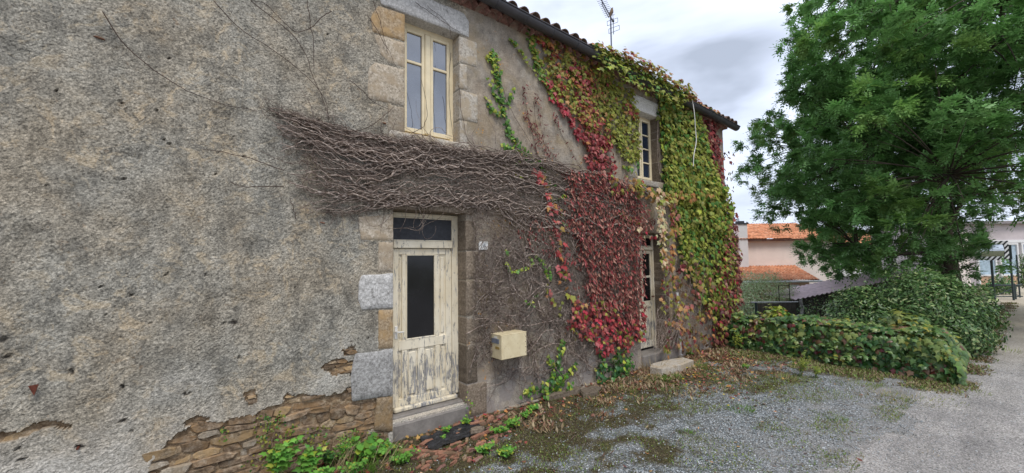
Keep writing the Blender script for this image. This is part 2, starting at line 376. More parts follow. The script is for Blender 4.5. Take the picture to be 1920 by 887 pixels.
# ================================================================ SETTING
def sst(a, b, x): t = np.clip((np.asarray(x, float)-a)/(b-a), 0, 1); return t*t*(3-2*t)
def gz(x, y):
    x = np.asarray(x, float); y = np.asarray(y, float)
    h = .02*(fbm(x*1.3, y*1.3, 3.)-.5)*sst(0, .3, -y+.0)+.012*(fbm(x*6, y*6, 8.)-.5)
    bank = .05*np.exp(-((y+.12)/.22)**2)*(x > -2)*(x < 9.8)*fbm(x*2, y*3, 1.)
    drop = -1.9*sst(10.4, 15, x)*sst(-3.3, .8, y)-1.0*sst(0, 6, y)*sst(10.2, 12, x)*0
    return h+bank+drop
def gzf(x, y): return float(gz(np.array([x]), np.array([y]))[0])
def gridmesh(xs, ys, zf, mat, name):
    X, Y = np.meshgrid(xs, ys); Z = zf(X, Y); nx, ny = len(xs), len(ys)
    i = np.arange(ny-1)[:, None]*nx+np.arange(nx-1)[None]
    return mesh(name, np.stack([X, Y, Z], -1).reshape(-1, 3), np.stack([i, i+1, i+nx+1, i+nx], -1).reshape(-1, 4), smooth=True, mat=mat)
xs = np.concatenate([np.linspace(-400, -8, 12)[:-1], np.linspace(-8, 0, 30)[:-1], np.arange(0, 11, .06), np.linspace(11, 30, 60), np.linspace(34, 600, 22)])
ys = np.concatenate([np.linspace(-300, -7, 14)[:-1], np.arange(-7, -4.4, .12), np.arange(-4.4, .3, .055), np.linspace(.35, 14, 34), np.linspace(18, 500, 16)])
def moss(x, y):   # where damp soil and moss cover the gravel
    m_ = 1.30-(-y)/1.45+2.4*(fbm(x*1.0, y*1.5, 21., 4)-.5)+2.2*(fbm(x*5.5, y*7, 31., 5)-.5)
    m_ = m_+.25*np.exp(-((x-4.6)/1.6)**2)
    return np.clip(m_*.95+.12, 0, 1)
gm_ = gridmesh(xs, ys, gz, MAT['ground'], 'ground'); Xq, Yq = np.meshgrid(xs, ys); ca_ = gm_.color_attributes.new('Col', 'FLOAT_COLOR', 'POINT'); cq_ = np.ones((Xq.size, 4), np.float32); cq_[:, 0] = moss(Xq, Yq).ravel(); ca_.data.foreach_set('color', cq_.ravel())
obj('ground', gm_, kind='structure')
# road: ragged edge toward the gravel
rx = np.concatenate([np.linspace(-60, 1, 30)[:-1], np.arange(1, 14, .05), np.linspace(14, 60, 90), np.linspace(63, 300, 12)])
def edge(x): return -3.42+.42*(fbm(x*.9, 0*x, 4.)-.5)+.10*(vn(x*7, 0*x, 2.)-.5)-.30*np.exp(-((x-8.3)/.9)**2)*0-.25*sst(15, 24, x)+.10*(vn(x*23, 0*x, 5.)-.5)+.5*(fbm(x*2.3, 0*x, 14.)-.5)+.55*sst(13, 18, x)
rt = np.concatenate([np.linspace(0, 1.5, 26)**1.0, np.linspace(1.7, 5.5, 14)])
V = []; n_ = len(rt)
X = np.repeat(rx[:, None], n_, 1); Y = edge(rx)[:, None]-rt[None]
V = np.stack([X, Y, gz(X, Y)+.006-.01*np.exp(-rt[None]/.02)], -1).reshape(-1, 3)
i = np.arange(len(rx)-1)[:, None]*n_+np.arange(n_-1)[None]
obj('road', mesh('road', V, np.stack([i, i+1, i+n_+1, i+n_], -1).reshape(-1, 4), smooth=True, mat=MAT['road']), kind='structure')
# ================================================================ HOUSE
house = thing('old_house', 'old two storey roughcast stone house overgrown with creeper', 'house', (0, 0, 0))
X0, X1 = -5.0, 10.0; YF = -.025
def ztop(x): return 5.50-.052*np.clip(np.asarray(x, float)-3.2, 0, 99)
OP = [(1.76, 2.74, .23, 2.66), (1.90, 2.66, 3.58, 5.06), (6.50, 7.25, 3.53, 4.87), (6.44, 7.26, .22, 2.52)]
BARE = [wp(p) for p in (
    [(270, 887), (330, 812), (372, 792), (430, 786), (470, 778), (520, 757), (560, 740), (600, 742), (640, 735), (660, 722), (655, 690), (668, 684), (672, 720), (700, 745), (728, 735), (728, 900), (270, 960)],
    [(598, 690), (626, 672), (662, 676), (660, 700), (622, 702)],
    [(452, 738), (478, 730), (482, 752), (462, 758)], [(526, 745), (542, 738), (556, 748), (536, 754)],
    [(342, 788), (372, 780), (392, 782), (378, 796), (350, 797)],
    [(-60, 812), (40, 806), (66, 790), (92, 786), (135, 795), (134, 802), (96, 797), (60, 812), (20, 828), (-60, 830)],
    [(640, 655), (665, 650), (668, 662), (645, 665)])]
BARE.append([(2.9, -.2), (3.3, .02), (4.2, .04), (5.4, .0), (5.4, -.2)])
PITS = [(612, 66, 1.2), (420, 604, 1.5), (435, 604, 2), (438, 605, 2), (106, 172, 1.), (295, 208, 1.2), (232, 337, 1), (90, 350, 1.2), (437, 257, .8), (458, 296, 1), (190, 540, 1.3), (197, 590, 1.3), (242, 552, 1), (283, 605, 1.), (229, 195, 1.5), (680, 328, 1.6), (8, 635, 2), (148, 836, 2), (38, 840, 1), (43, 862, 1.4), (405, 328, .9), (230, 788, 1.6), (350, 737, 1.4), (247, 806, 1), (220, 709, 1.3), (226, 727, 1.3), (553, 540, 1), (690, 634, 1), (656, 642, 1.2), (135, 695, 1.1), (316, 270, 1), (306, 262, .9), (18, 664, 1.2), (446, 668, 1), (385, 515, 1), (310, 512, .8), (320, 112, 1)]
def axis(stops, steps):
    r = []
    for (a, b), s in zip(zip(stops[:-1], stops[1:]), steps): r.append(np.linspace(a, b, max(2, int(round((b-a)/s))+1))[:-1])
    return np.concatenate(r+[[stops[-1]]])
xs = axis([-5, -1.6, 1.76, 1.90, 2.66, 2.74, 3.4, 6.44, 6.5, 7.25, 7.26, 10.0], [.1, .013, .013, .013, .013, .02, .045, .03, .03, .02, .05])
zs = axis([-.15, .22, .23, 1.1, 2.52, 2.66, 3.53, 3.58, 4.87, 5.06, 5.5], [.0125, .01, .0125, .016, .016, .016, .016, .016, .016, .02])
Xg, Zg = np.meshgrid(xs, zs); Zw = np.where(Zg > 5.06, 5.06+(Zg-5.06)*(ztop(Xg)-5.06)/(5.5-5.06), Zg)
jx = Xg+.05*(fbm(Xg*14, Zg*14, 1.)-.5)+.02*(vn(Xg*50, Zg*50, 3.)-.5); jz = Zw+.05*(fbm(Xg*14, Zg*14, 9.)-.5)+.02*(vn(Xg*50, Zg*50, 7.)-.5)
bare = np.zeros(Xg.shape)
for p in BARE: bare = np.maximum(bare, inpoly(jx, jz, p))
pit = np.zeros(Xg.shape)
for u, v, s in PITS:
    a = W(u, v); d = np.hypot((jx-a[0])/1.2, jz-a[2])/(.0085*s); pit = np.maximum(pit, np.clip(1.5-d, 0, 1)*.85)
near_op = np.zeros(Xg.shape)
for a, b, c, d in OP:
    dd = np.maximum(np.maximum(a-Xg, Xg-b), np.maximum(c-Zw, Zw-d)); near_op = np.maximum(near_op, np.clip(1-np.abs(dd)/.02, 0, 1))
amp = np.where(Xg < 2.8, 1, .45)
rel = .016*(fbm(Xg*2.2, Zw*2.2, 2., 3)-.5)+amp*(.005*(vn(Xg*34, Zw*34, 5.)-.5)+.006*(vn(Xg*75, Zw*75, 6.)-.5))
Yw = YF-rel*(1-near_op)*(1-bare)+bare*(.030+.03*(fbm(Xg*13, Zw*17, 4.)-.5))+pit*.03
nx = len(xs); i = (np.arange(len(zs)-1)[:, None]*nx+np.arange(nx-1)[None])
cxm = (xs[:-1]+xs[1:])/2; czm = (zs[:-1]+zs[1:])/2; CXm, CZm = np.meshgrid(cxm, czm); keep = np.ones(CXm.shape, bool)
for a, b, c, d in OP: keep &= ~((CXm > a) & (CXm < b) & (CZm > c) & (CZm < d))
ii = i[keep]; Fq = np.stack([ii, ii+1, ii+nx+1, ii+nx], -1).reshape(-1, 4)
V = np.stack([Xg, Yw, Zw], -1).reshape(-1, 3)
cols = np.zeros((len(V), 3)); cols[:, 0] = bare.ravel(); cols[:, 1] = pit.ravel()
# reveals, side and back walls in the same mesh
b = B(); T = .46
for a, c, d, e_ in OP:
    for (p, q, r, s_) in (((a, d), (a, e_), 0, 0), ((c, e_), (c, d), 0, 0), ((a, e_), (c, e_), 0, 0), ((c, d), (a, d), 0, 0)):
        b.add([(p[0], YF, p[1]), (q[0], YF, q[1]), (q[0], T, q[1]), (p[0], T, p[1])], [(0, 1, 2, 3)])
zt = float(ztop(X1))
b.add([(X1, YF, -.2), (X1, 6.4, -2.2), (X1, 6.4, zt), (X1, 3.2, zt+.95), (X1, YF, zt), (X1, YF, -2.2)], [(0, 5, 1, 2, 3, 4)])
b.add([(X0, YF, -.2), (X0, 6.4, -.2), (X0, 6.4, 5.5), (X0, 3.2, 6.5), (X0, YF, 5.5)], [(4, 3, 2, 1, 0)])
b.add([(X0, 6.4, -2.2), (X1, 6.4, -2.2), (X1, 6.4, zt), (X0, 6.4, 5.5)], [(0, 1, 2, 3)])
nv = len(V); V2 = np.vstack([V, np.array(b.v)]); c2 = np.vstack([cols, np.zeros((len(b.v), 3))])
fs = {4: [Fq]}
for f in b.f: fs.setdefault(len(f), []).append(np.array([[nv+q for q in f]]))
groups = [np.vstack(v_) for v_ in fs.values()]
obj('wall', mesh('wall', V2, groups, cols=c2, smooth=False, mat=MAT['plaster']), house)
# ---- slabs of stone with an outline
def slab(name, P, y0, y1, mat, parent, bulge=.006, rnd_=.014, sub=3, lab=None, seed=0):
    """P: outline in (x,z), y0 front, y1 back"""
    P = np.array(P, float); n = len(P); O = []
    for k in range(n):   # rounded corners, wobbling edges
        a, b_, c = P[k-1], P[k], P[(k+1) % n]; da = min(rnd_, .3*np.linalg.norm(b_-a)); dc = min(rnd_, .3*np.linalg.norm(c-b_))
        O.append(b_+nz(a-b_)*da); O.append(b_+.3*((a-b_)/max(1e-6, np.linalg.norm(a-b_))*da+(c-b_)/max(1e-6, np.linalg.norm(c-b_))*dc)); O.append(b_+nz(c-b_)*dc)
        L = np.linalg.norm(c-b_); m_ = int(L/.06)
        for q in range(1, m_):
            t = dc/L+(1-2*dc/L)*q/m_; pt = b_+(c-b_)*t; nn = np.array((-(c-b_)[1], (c-b_)[0]))/L
            O.append(pt+nn*(float(vn(pt[0]*19, pt[1]*19, seed+.5))-.5)*.016)
    O = np.array(O); m = len(O); c = O.mean(0); V = []; Fc = []
    d = O-c; L = np.linalg.norm(d, axis=1)[:, None]
    rings = [(O, y1), (O, y0+.008), (c+d*(1-np.minimum(.3, .008/L)), y0)]
    for s in (.66, .33): rings.append((c+d*s, None))
    for Q, y in rings:
        for q in Q:
            yy = y if y is not None else y0-bulge*(.4+1.2*float(vn(q[0]*11, q[1]*11, seed+3.1)))
            V.append((q[0], yy, q[1]))
    V.append((c[0], y0-bulge, c[1])); k = len(rings)
    for r in range(k-1):
        for j in range(m): Fc.append((r*m+j, r*m+(j+1) % m, (r+1)*m+(j+1) % m, (r+1)*m+j))
    for j in range(m): Fc.append(((k-1)*m+j, (k-1)*m+(j+1) % m, k*m))
    me = mesh(name, V, Fc, mat=MAT[mat]); recalc(me)
    sm = np.ones(len(me.polygons), bool); sm[:2*m] = False; me.polygons.foreach_set('use_smooth', sm)
    return obj(name, me, parent, label=lab)
def z2(x, y): return (640+x/2.956, y/2.956)      # crop coordinates of two survey close-ups
def z3(x, y): return (600+x/1.929, 380+y/1.929)
qs = [([z2(205, 32), z2(343, 77), z2(343, 228), z2(172, 178), z2(163, 95)], 'rust_granite', 'orange stained granite block'),
      ([z2(178, 186), z2(343, 234), z2(343, 376), z2(262, 350), z2(215, 300)], 'warm_granite', None),
      ([z2(188, 345), z2(343, 382), z2(343, 588), z2(155, 548), z2(145, 505), z2(152, 372)], 'warm_granite', None),
      ([z2(259, 578), z2(343, 594), z2(343, 744), z2(259, 730)], 'warm_granite', None),
      ([z2(647, 197), z2(752, 237), z2(752, 374), z2(647, 343)], 'pale_granite', None), ([z2(647, 349), z2(696, 360), z2(696, 499), z2(647, 488)], 'pale_granite', None),
      ([z2(649, 493), z2(756, 527), z2(756, 684), z2(647, 658)], 'pale_granite', None), ([z2(647, 664), z2(697, 674), z2(697, 806), z2(647, 800)], 'pale_granite', None)]
for k, (P, m_, lb) in enumerate(qs):
    P = [list(q) for q in wp(P, YF)]
    left = k < 4; ar = 1.90 if left else 2.66
    for q in P:
        if abs(q[0]-ar) < .06: q[0] = ar+(.004 if left else -.004)
    slab('quoin_stone', P, YF-.006, .15, m_, house, seed=k, lab=lb, bulge=.003)
lx = wp([z2(207, 28)], YF)[0]
slab('lintel_stone', [(1.62, 5.055), (1.9, 5.055), (2.66, 5.055), (2.81, 5.05), (2.815, 5.27), (2.74, 5.36), (1.58, 5.38), (1.56, 5.2)], YF-.008, .15, 'light_granite', house, lab='pale granite window lintel')
slab('sill_stone', [(1.72, 3.585), (2.80, 3.585), (2.84, 3.50), (2.78, 3.44), (1.70, 3.45)], YF-.012, .15, 'pale_granite', house)
qd = [([z3(137, 50), z3(262, 40), z3(262, 139), z3(147, 135)], 'warm_granite'), ([z3(211, 142), z3(262, 142), z3(260, 252), z3(210, 253)], 'warm_granite'),
      ([z3(150, 262), z3(258, 255), z3(258, 382), z3(150, 388), z3(138, 350), z3(140, 290)], 'granite'), ([z3(211, 388), z3(258, 386), z3(258, 527), z3(211, 530)], 'rust_granite'),
      ([z3(127, 546), z3(258, 530), z3(257, 698), z3(117, 720), z3(110, 640)], 'granite'), ([z3(205, 706), z3(255, 700), z3(253, 832), z3(196, 825)], 'rust_granite')]
for k, (P, m_) in enumerate(qd):
    P = [list(q) for q in wp(P, YF)]
    for q in P:
        if abs(q[0]-1.76) < .09: q[0] = 1.765
    slab('quoin_stone', P, YF-(.010 if m_ == 'granite' else .004), .17, m_, house, seed=20+k, bulge=.004, lab={2: 'blue grey granite quoin', 4: 'large blue grey granite quoin'}.get(k))
z0 = .04
for k, h in enumerate((.42, .5, .36, .47, .38, .41)):
    w_ = .16 if k % 2 else .30
    slab('jamb_stone', [(2.735, z0+.006), (2.74+w_, z0+.006), (2.74+w_, z0+h-.006), (2.735, z0+h-.006)], YF-.003, .19, 'taupe_stone', house, seed=40+k, bulge=.003); z0 += h
slab('door_lintel', [(1.66, 2.655), (2.84, 2.655), (2.85, 2.80), (1.65, 2.80)], YF-.035, .18, 'taupe_stone', house, seed=50)
slab('lintel_stone', [(6.33, 4.862), (7.44, 4.862), (7.46, 5.14), (6.31, 5.16)], YF-.02, .15, 'light_granite', house, seed=51)
slab('sill_stone', [(6.36, 3.535), (7.38, 3.535), (7.38, 3.42), (6.36, 3.42)], YF-.04, .15, 'pale_granite', house, seed=52)
z0 = 3.55
for k, h in enumerate((.42, .48, .41)):
    slab('jamb_stone', [(7.245, z0), (7.25+(.14 if k % 2 else .26), z0), (7.25+(.14 if k % 2 else .26), z0+h-.01), (7.245, z0+h-.01)], YF-.006, .15, 'taupe_stone', house, seed=60+k)
    slab('jamb_stone', [(6.505, z0), (6.36 if k % 2 else 6.26, z0), (6.36 if k % 2 else 6.26, z0+h-.01), (6.505, z0+h-.01)], YF-.006, .15, 'pale_granite', house, seed=70+k); z0 += h
z0 = .23
for k, h in enumerate((.6, .5, .62, .55)):
    slab('jamb_stone', [(7.255, z0), (7.26+(.14 if k % 2 else .24), z0), (7.26+(.14 if k % 2 else .24), z0+h-.01), (7.255, z0+h-.01)], YF-.006, .19, 'taupe_stone', house, seed=80+k); z0 += h
slab('door_lintel', [(6.36, 2.515), (7.36, 2.515), (7.36, 2.68), (6.36, 2.68)], YF-.03, .18, 'taupe_stone', house, seed=90)
# ---- exposed rubble stones, coursed; each stone its own part
def rubble(poly, seed, hr=(.045, .10), wr=(.12, .36), tilt=0.0, mats=('schist', 'schist', 'warm_granite', 'schist', 'schist', 'rust_granite', 'schist'), y=.000):
    rr = random.Random(seed); P = np.array(poly); z = P[:, 1].min(); n = 0
    while z < P[:, 1].max():
        h = rr.uniform(*hr); x = P[:, 0].min()-rr.random()*.2
        while x < P[:, 0].max():
            L = rr.uniform(*wr)*(.6 if rr.random() < .3 else 1); g_ = .008
            cx_, cz_ = x+L/2, z+h/2+tilt*(x-P[0, 0])
            ok = inpoly(np.array([cx_-L*.42, cx_, cx_+L*.42]), np.array([cz_, cz_, cz_]), poly)
            if ok[1] and (ok[0] or ok[2]) and (n < 290):
                k = []; sl_ = rr.uniform(-.09, .09)
                for (ax_, az) in ((-.5, -.32), (-.3, -.5), (.3, -.5), (.5, -.3), (.5, .3), (.28, .5), (-.3, .5), (-.5, .35)):
                    k.append((cx_+ax_*(L-g_)+rr.uniform(-.016, .016), cz_+az*(h-g_)+rr.uniform(-.012, .012)+ax_*L*sl_))
                slabl(k, y+rr.uniform(-.022, .014), rr.choice(mats), rr.uniform(0, 50)); n += 1
            x += L
        z += h
def slabl(k, y, mat, sd):      # cheap stone: 8-gon, two rings and a centre
    k = np.array(k); c = k.mean(0); V = [(p[0], .07, p[1]) for p in k]+[(p[0], y+.012, p[1]) for p in k]
    for p in k:
        q = c+(p-c)*.86; V.append((q[0], y-.016*float(vn(q[0]*16, q[1]*22, sd)), q[1]))
    V.append((c[0], y-.008, c[1])); n = 8; Fc = []
    for r in (0, 1):
        for j in range(n): Fc.append((r*n+j, r*n+(j+1) % n, (r+1)*n+(j+1) % n, (r+1)*n+j))
    Fc += [(2*n+j, 2*n+(j+1) % n, 3*n) for j in range(n)]
    obj('stone', mesh('stone', V, Fc, mat=MAT[mat]), house)
for k, p in enumerate(BARE[:7]):
    if k == 0: rubble([(a, max(b_, -.03)) for a, b_ in p], 3)
    elif k == 5: rubble(p, 9, (.05, .08), (.2, .4), mats=('rust_granite', 'schist'), y=-.0)
    else: rubble(p, 5+k, (.03, .05), (.08, .16), mats=('schist', 'rust_granite'))
rubble([(2.9, -.06), (3.3, .03), (4.2, .05), (5.6, .02), (5.6, -.06)], 31, (.05, .07), (.12, .3), mats=('taupe_stone', 'schist', 'pale_granite'), y=-.06)
# ---- first window (frame plane 16 cm inside the wall)
def bx(name, mat, par, boxes, bev=.004, **k):
    b = B()
    for p, q in boxes: b.box(p, q, bev)
    return b.build(name, MAT[mat], par, **k)
win = thing('x', None, None); bpy.data.objects.remove(win)
fw = bx('window', 'paint_clean', house, [((1.895, .15, 3.60), (1.96, .21, 5.06)), ((2.60, .15, 3.60), (2.665, .21, 5.06)), ((1.96, .151, 4.99), (2.60, .21, 5.06)), ((1.96, .151, 3.60), (2.60, .21, 3.655))])
for x0, x1 in ((1.96, 2.238), (2.322, 2.60)):
    st = .038
    bx('sash', 'paint_clean', fw, [((x0, .135, 3.66), (x0+st, .185, 4.985)), ((x1-st, .135, 3.66), (x1, .185, 4.985)), ((x0+st, .136, 4.945), (x1-st, .185, 4.985)), ((x0+st, .136, 3.66), (x1-st, .185, 3.715)), ((x0+st, .139, 4.55), (x1-st, .18, 4.582))])
    for a, b_ in ((3.715, 4.55), (4.582, 4.945)):
        bx('pane', 'glass', fw, [((x0+st-.004, .160, a-.004), (x1-st+.004, .164, b_+.004))], 0)
bx('meeting_rail', 'paint_clean', fw, [((2.240, .118, 3.665), (2.320, .19, 4.98))], .012)
bx('weather_bar', 'paint_clean', fw, [((1.90, .09, 3.585), (2.66, .15, 3.625))], .012)
bx('curtain', 'white', fw, [((2.47, .23, 3.67), (2.53, .24, 4.6))], 0)
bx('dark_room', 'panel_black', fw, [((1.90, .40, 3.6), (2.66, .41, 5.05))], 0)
# ---- second window
fw = bx('window', 'paint_clean', house, [((6.5, .15, 3.555), (6.55, .21, 4.87)), ((7.20, .15, 3.555), (7.25, .21, 4.87)), ((6.55, .151, 4.82), (7.20, .21, 4.87)), ((6.55, .151, 3.555), (7.20, .21, 3.60))])
for x0, x1 in ((6.55, 6.868), (6.882, 7.20)):
    rails = [((x0, .13, 3.605), (x0+.045, .18, 4.815)), ((x1-.045, .13, 3.605), (x1, .18, 4.815)), ((x0+.045, .131, 4.77), (x1-.045, .18, 4.815)), ((x0+.045, .131, 3.605), (x1-.045, .18, 3.65))]
    zb = [3.65, 3.94, 4.22, 4.50, 4.77]
    for z in zb[1:-1]: rails.append(((x0+.045, .134, z-.012), (x1-.045, .176, z+.012)))
    bx('sash', 'paint_clean', fw, rails)
    for a, b_ in zip(zb[:-1], zb[1:]): bx('pane', 'glass_blue', fw, [((x0+.041, .155, a+.008), (x1-.041, .159, b_-.008))], 0)
# ---- first door
YD = .19
dr = bx('door', 'paint', house, [((1.845, YD+.005, .31), (1.92, YD+.05, 2.205)), ((2.56, YD+.005, .31), (2.645, YD+.05, 2.205)), ((1.92, YD+.006, 2.13), (2.56, YD+.05, 2.205)),
    ((1.962, YD+.006, 1.09), (2.015, YD+.05, 2.13)), ((2.405, YD+.006, 1.09), (2.47, YD+.05, 2.13)), ((1.92, YD+.004, .97), (2.56, YD+.05, 1.09)),
    ((1.92, YD+.006, .31), (2.56, YD+.05, .40)), ((1.962, YD+.006, .40), (2.03, YD+.05, .97)), ((2.165, YD+.006, .40), (2.255, YD+.05, .97)), ((2.405, YD+.006, .40), (2.475, YD+.05, .97))], .006)
for a in ((1.918, 1.09, 1.964, 2.13), (2.468, 1.09, 2.562, 2.13), (1.918, .40, 1.964, .97), (2.028, .40, 2.167, .97), (2.253, .40, 2.407, .97), (2.473, .40, 2.562, .97)):
    b = B(); b.box((a[0], YD+.026, a[1]), (a[2], YD+.034, a[3])); q = .022 if a[2]-a[0] > .08 else .012
    b.box((a[0]+q, YD+.012, a[1]+.03), (a[2]-q, YD+.027, a[3]-.03), .008); b.build('door_panel', MAT['paint'], dr)
bx('pane', 'glass_dark', dr, [((2.013, YD+.022, 1.086), (2.407, YD+.026, 2.134))], 0)
bx('glazing_bead', 'paint', dr, [((2.015, YD+.0, 1.088), (2.405, YD+.022, 1.104)), ((2.015, YD, 2.118), (2.405, YD+.022, 2.132)), ((2.015, YD+.001, 1.104), (2.027, YD+.022, 2.118)), ((2.393, YD+.001, 1.104), (2.405, YD+.022, 2.118))], .003)
b = B(); b.box((1.845, YD-.055, .262), (2.70, YD+.01, .318), .014); b.build('weather_board', MAT['paint'], dr)
b = B(); b.cyl((1.885, YD+.01, 1.205), (1.885, YD-.045, 1.205), .011); b.cyl((1.885, YD-.045, 1.205), (1.965, YD-.05, 1.20), .009, .007); b.box((1.868, YD-.004, 1.12), (1.902, YD+.008, 1.27), .003); b.build('handle', MAT['white'], dr)
bx('door_frame', 'paint', house, [((1.762, YD-.01, .262), (1.842, YD+.07, 2.65)), ((2.648, YD-.01, .32), (2.738, YD+.07, 2.65)), ((1.842, YD-.011, 2.60), (2.648, YD+.07, 2.65)), ((1.842, YD-.03, 2.21), (2.648, YD+.06, 2.30))], .006)
fl = bx('fanlight', 'paint', house, [((1.842, YD, 2.302), (2.648, YD+.02, 2.315)), ((1.842, YD, 2.585), (2.648, YD+.02, 2.598))], .002)
bx('pane', 'panel_black', fl, [((1.842, YD+.010, 2.305), (2.648, YD+.018, 2.598))], 0)
b = B(); b.box((1.768, -.045, -.1), (2.78, YD+.06, .205), .018); b.box((1.768, .06, .20), (2.736, YD+.06, .258), .014); b.build('door_step', MAT['concrete'], house)
# ---- second door
YE = .2
dr = bx('door', 'paint', house, [((6.55, YE, .30), (6.60, YE+.05, 2.20)), ((7.15, YE, .30), (7.205, YE+.05, 2.20)), ((6.60, YE+.001, 2.13), (7.15, YE+.05, 2.20)), ((6.60, YE+.001, 1.08), (7.15, YE+.05, 1.20)), ((6.60, YE+.001, .30), (7.15, YE+.05, .42)),
    ((6.845, YE+.002, 1.20), (6.905, YE+.05, 2.13)), ((6.60, YE+.003, 1.655), (6.845, YE+.046, 1.695)), ((6.905, YE+.003, 1.655), (7.15, YE+.046, 1.695)), ((6.85, YE+.002, .42), (6.90, YE+.05, 1.08))], .006)
for a, b_ in ((6.60, 6.85), (6.90, 7.15)):
    b = B(); b.box((a-.002, YE+.028, .418), (b_+.002, YE+.036, 1.082)); b.box((a+.03, YE+.014, .46), (b_-.03, YE+.029, 1.04), .008); b.build('door_panel', MAT['paint'], dr)
for a, b_ in ((6.60, 6.845), (6.905, 7.15)):
    for c, d in ((1.20, 1.655), (1.695, 2.13)): bx('pane', 'glass_dark', dr, [((a-.003, YE+.02, c-.003), (b_+.003, YE+.024, d+.003))], 0)
b = B(); b.cyl((7.175, YE, 1.28), (7.175, YE-.05, 1.28), .011); b.cyl((7.175, YE-.05, 1.28), (7.09, YE-.055, 1.28), .009); b.build('handle', MAT['rust'], dr)
bx('door_frame', 'paint', house, [((6.445, YE-.02, .26), (6.545, YE+.07, 2.51)), ((7.208, YE-.02, .26), (7.255, YE+.07, 2.51)), ((6.545, YE-.021, 2.46), (7.208, YE+.07, 2.51)), ((6.545, YE-.045, 2.205), (7.208, YE+.06, 2.275))], .006)
fl = bx('fanlight', 'paint', house, [((6.545, YE, 2.277), (7.208, YE+.02, 2.29)), ((6.545, YE, 2.445), (7.208, YE+.02, 2.458))], .002)
bx('pane', 'glass_dark', fl, [((6.545, YE+.008, 2.28), (7.208, YE+.012, 2.455))], 0)
b = B(); b.box((6.45, -.06, .0), (7.30, YE+.06, .255), .02); b.build('door_step', MAT['concrete'], house)
slab('x', [(0, 0), (1, 0), (0, 1)], 0, 1, 'granite', None); bpy.data.objects.remove(bpy.data.objects['x'])
# ---- eave: corbelled half-round tiles, gutter, roof
def rimz(x): return 5.555-.0530*(x-3.2)          # outer rim of the gutter
half = None
def halftile(r0, r1, L, th=.012, n=7, down=False):
    V = []
    for k, (yy, r) in enumerate(((0, r0), (L, r1))):
        for q in (0, 1):
            for j in range(n+1):
                g = math.pi*j/n; rr = r-q*th; V.append((rr*math.cos(g), yy, rr*math.sin(g)*(-1 if down else 1)))
    m = n+1; Fc = []
    for j in range(n):
        Fc += [(j, j+1, 2*m+j+1, 2*m+j), (m+j, m+j+1, 3*m+j+1, 3*m+j), (j, j+1, m+j+1, m+j), (2*m+j, 2*m+j+1, 3*m+j+1, 3*m+j)]
    Fc += [(0, m, 3*m, 2*m), (n, m+n, 3*m+n, 2*m+n)]
    me = mesh('roof_tile', V, Fc, mat=None); recalc(me); me.polygons.foreach_set('use_smooth', np.ones(len(me.polygons), bool)); return me
he = halftile(.098, .085, .26); he.materials.append(MAT['terracotta'])
x = X0+.1; k = 0
rr = random.Random(4)
while x < X1-.05:
    o = obj('eave_tile', he, house, (x, -.165+rr.uniform(-.01, .01), float(ztop(x))-.045)); o.rotation_euler = (rr.uniform(-.03, .03), rr.uniform(-.06, .06), rr.uniform(-.05, .05)); x += .197
b = B()
b.add([(X0, -.035, 5.46), (3.2, -.035, 5.46), (X1, -.035, zt-.04), (X0, .4, 5.492), (3.2, .4, 5.492), (X1, .4, zt-.008), (X0, -.10, 5.60), (3.2, -.10, 5.60), (X1+.1, -.10, zt+.10), (X0, .4, 5.60), (3.2, .4, 5.60), (X1+.1, .4, zt+.10)],
      [(0, 1, 4, 3), (1, 2, 5, 4), (6, 9, 10, 7), (7, 10, 11, 8), (0, 6, 7, 1), (1, 7, 8, 2), (2, 8, 11, 5)])
b.build('eave_bedding', MAT['terracotta'], house)
def gut(x0, x1):
    V = []; n = 10; xs_ = np.arange(x0, x1+.001, .25); m = 2*(n+1)
    for x in xs_:
        c = (-.245, rimz(x)+.004*math.sin(x*3))
        for q, r in enumerate((.085, .080)):
            for j in range(n+1):
                g = math.pi*(1+j/n); V.append((x, c[0]+r*math.cos(g), c[1]+r*math.sin(g)*1.05))
    Fc = []
    for i_ in range(len(xs_)-1):
        for j in range(n):
            for q in (0, n+1): Fc.append((i_*m+q+j, i_*m+q+j+1, (i_+1)*m+q+j+1, (i_+1)*m+q+j))
        for j in (0, n): Fc.append((i_*m+j, i_*m+n+1+j, (i_+1)*m+n+1+j, (i_+1)*m+j))
    me = mesh('gutter', V, Fc, mat=MAT['gutter']); recalc(me); me.polygons.foreach_set('use_smooth', np.ones(len(me.polygons), bool)); return me, V
me, _ = gut(X0, 10.26); gu = obj('gutter', me, house)
P = [np.array([(x, -.333, rimz(x)+.004*math.sin(x*3)) for x in np.arange(X0, 10.27, .25)])]; V, Fq = tubes([(P[0], .010)], 6)
obj('bead', mesh('bead', V, Fq, smooth=True, mat=MAT['gutter']), gu)
b = B(); c = (10.25, -.245, rimz(10.25)); b.add([c]+[(10.25, c[1]+.085*math.cos(math.pi*(1+j/8)), c[2]+.088*math.sin(math.pi*(1+j/8))) for j in range(9)], [(0, j+1, j+2) for j in range(8)]); b.build('end_cap', MAT['gutter'], gu)
x = X0+.3
while x < 10.2:
    P = [(x, c_[0], c_[1]) for c_ in [(-.335, rimz(x)+.006)]+[(-.245+.089*math.cos(math.pi*(1+j/8)), rimz(x)+.093*math.sin(math.pi*(1+j/8))) for j in range(9)]+[(-.10, rimz(x)+.05)]]
    V, Fq = tubes([(np.array(P), .007)], 4); obj('gutter_bracket', mesh('gutter_bracket', V, Fq, mat=MAT['gutter']), house); x += .52
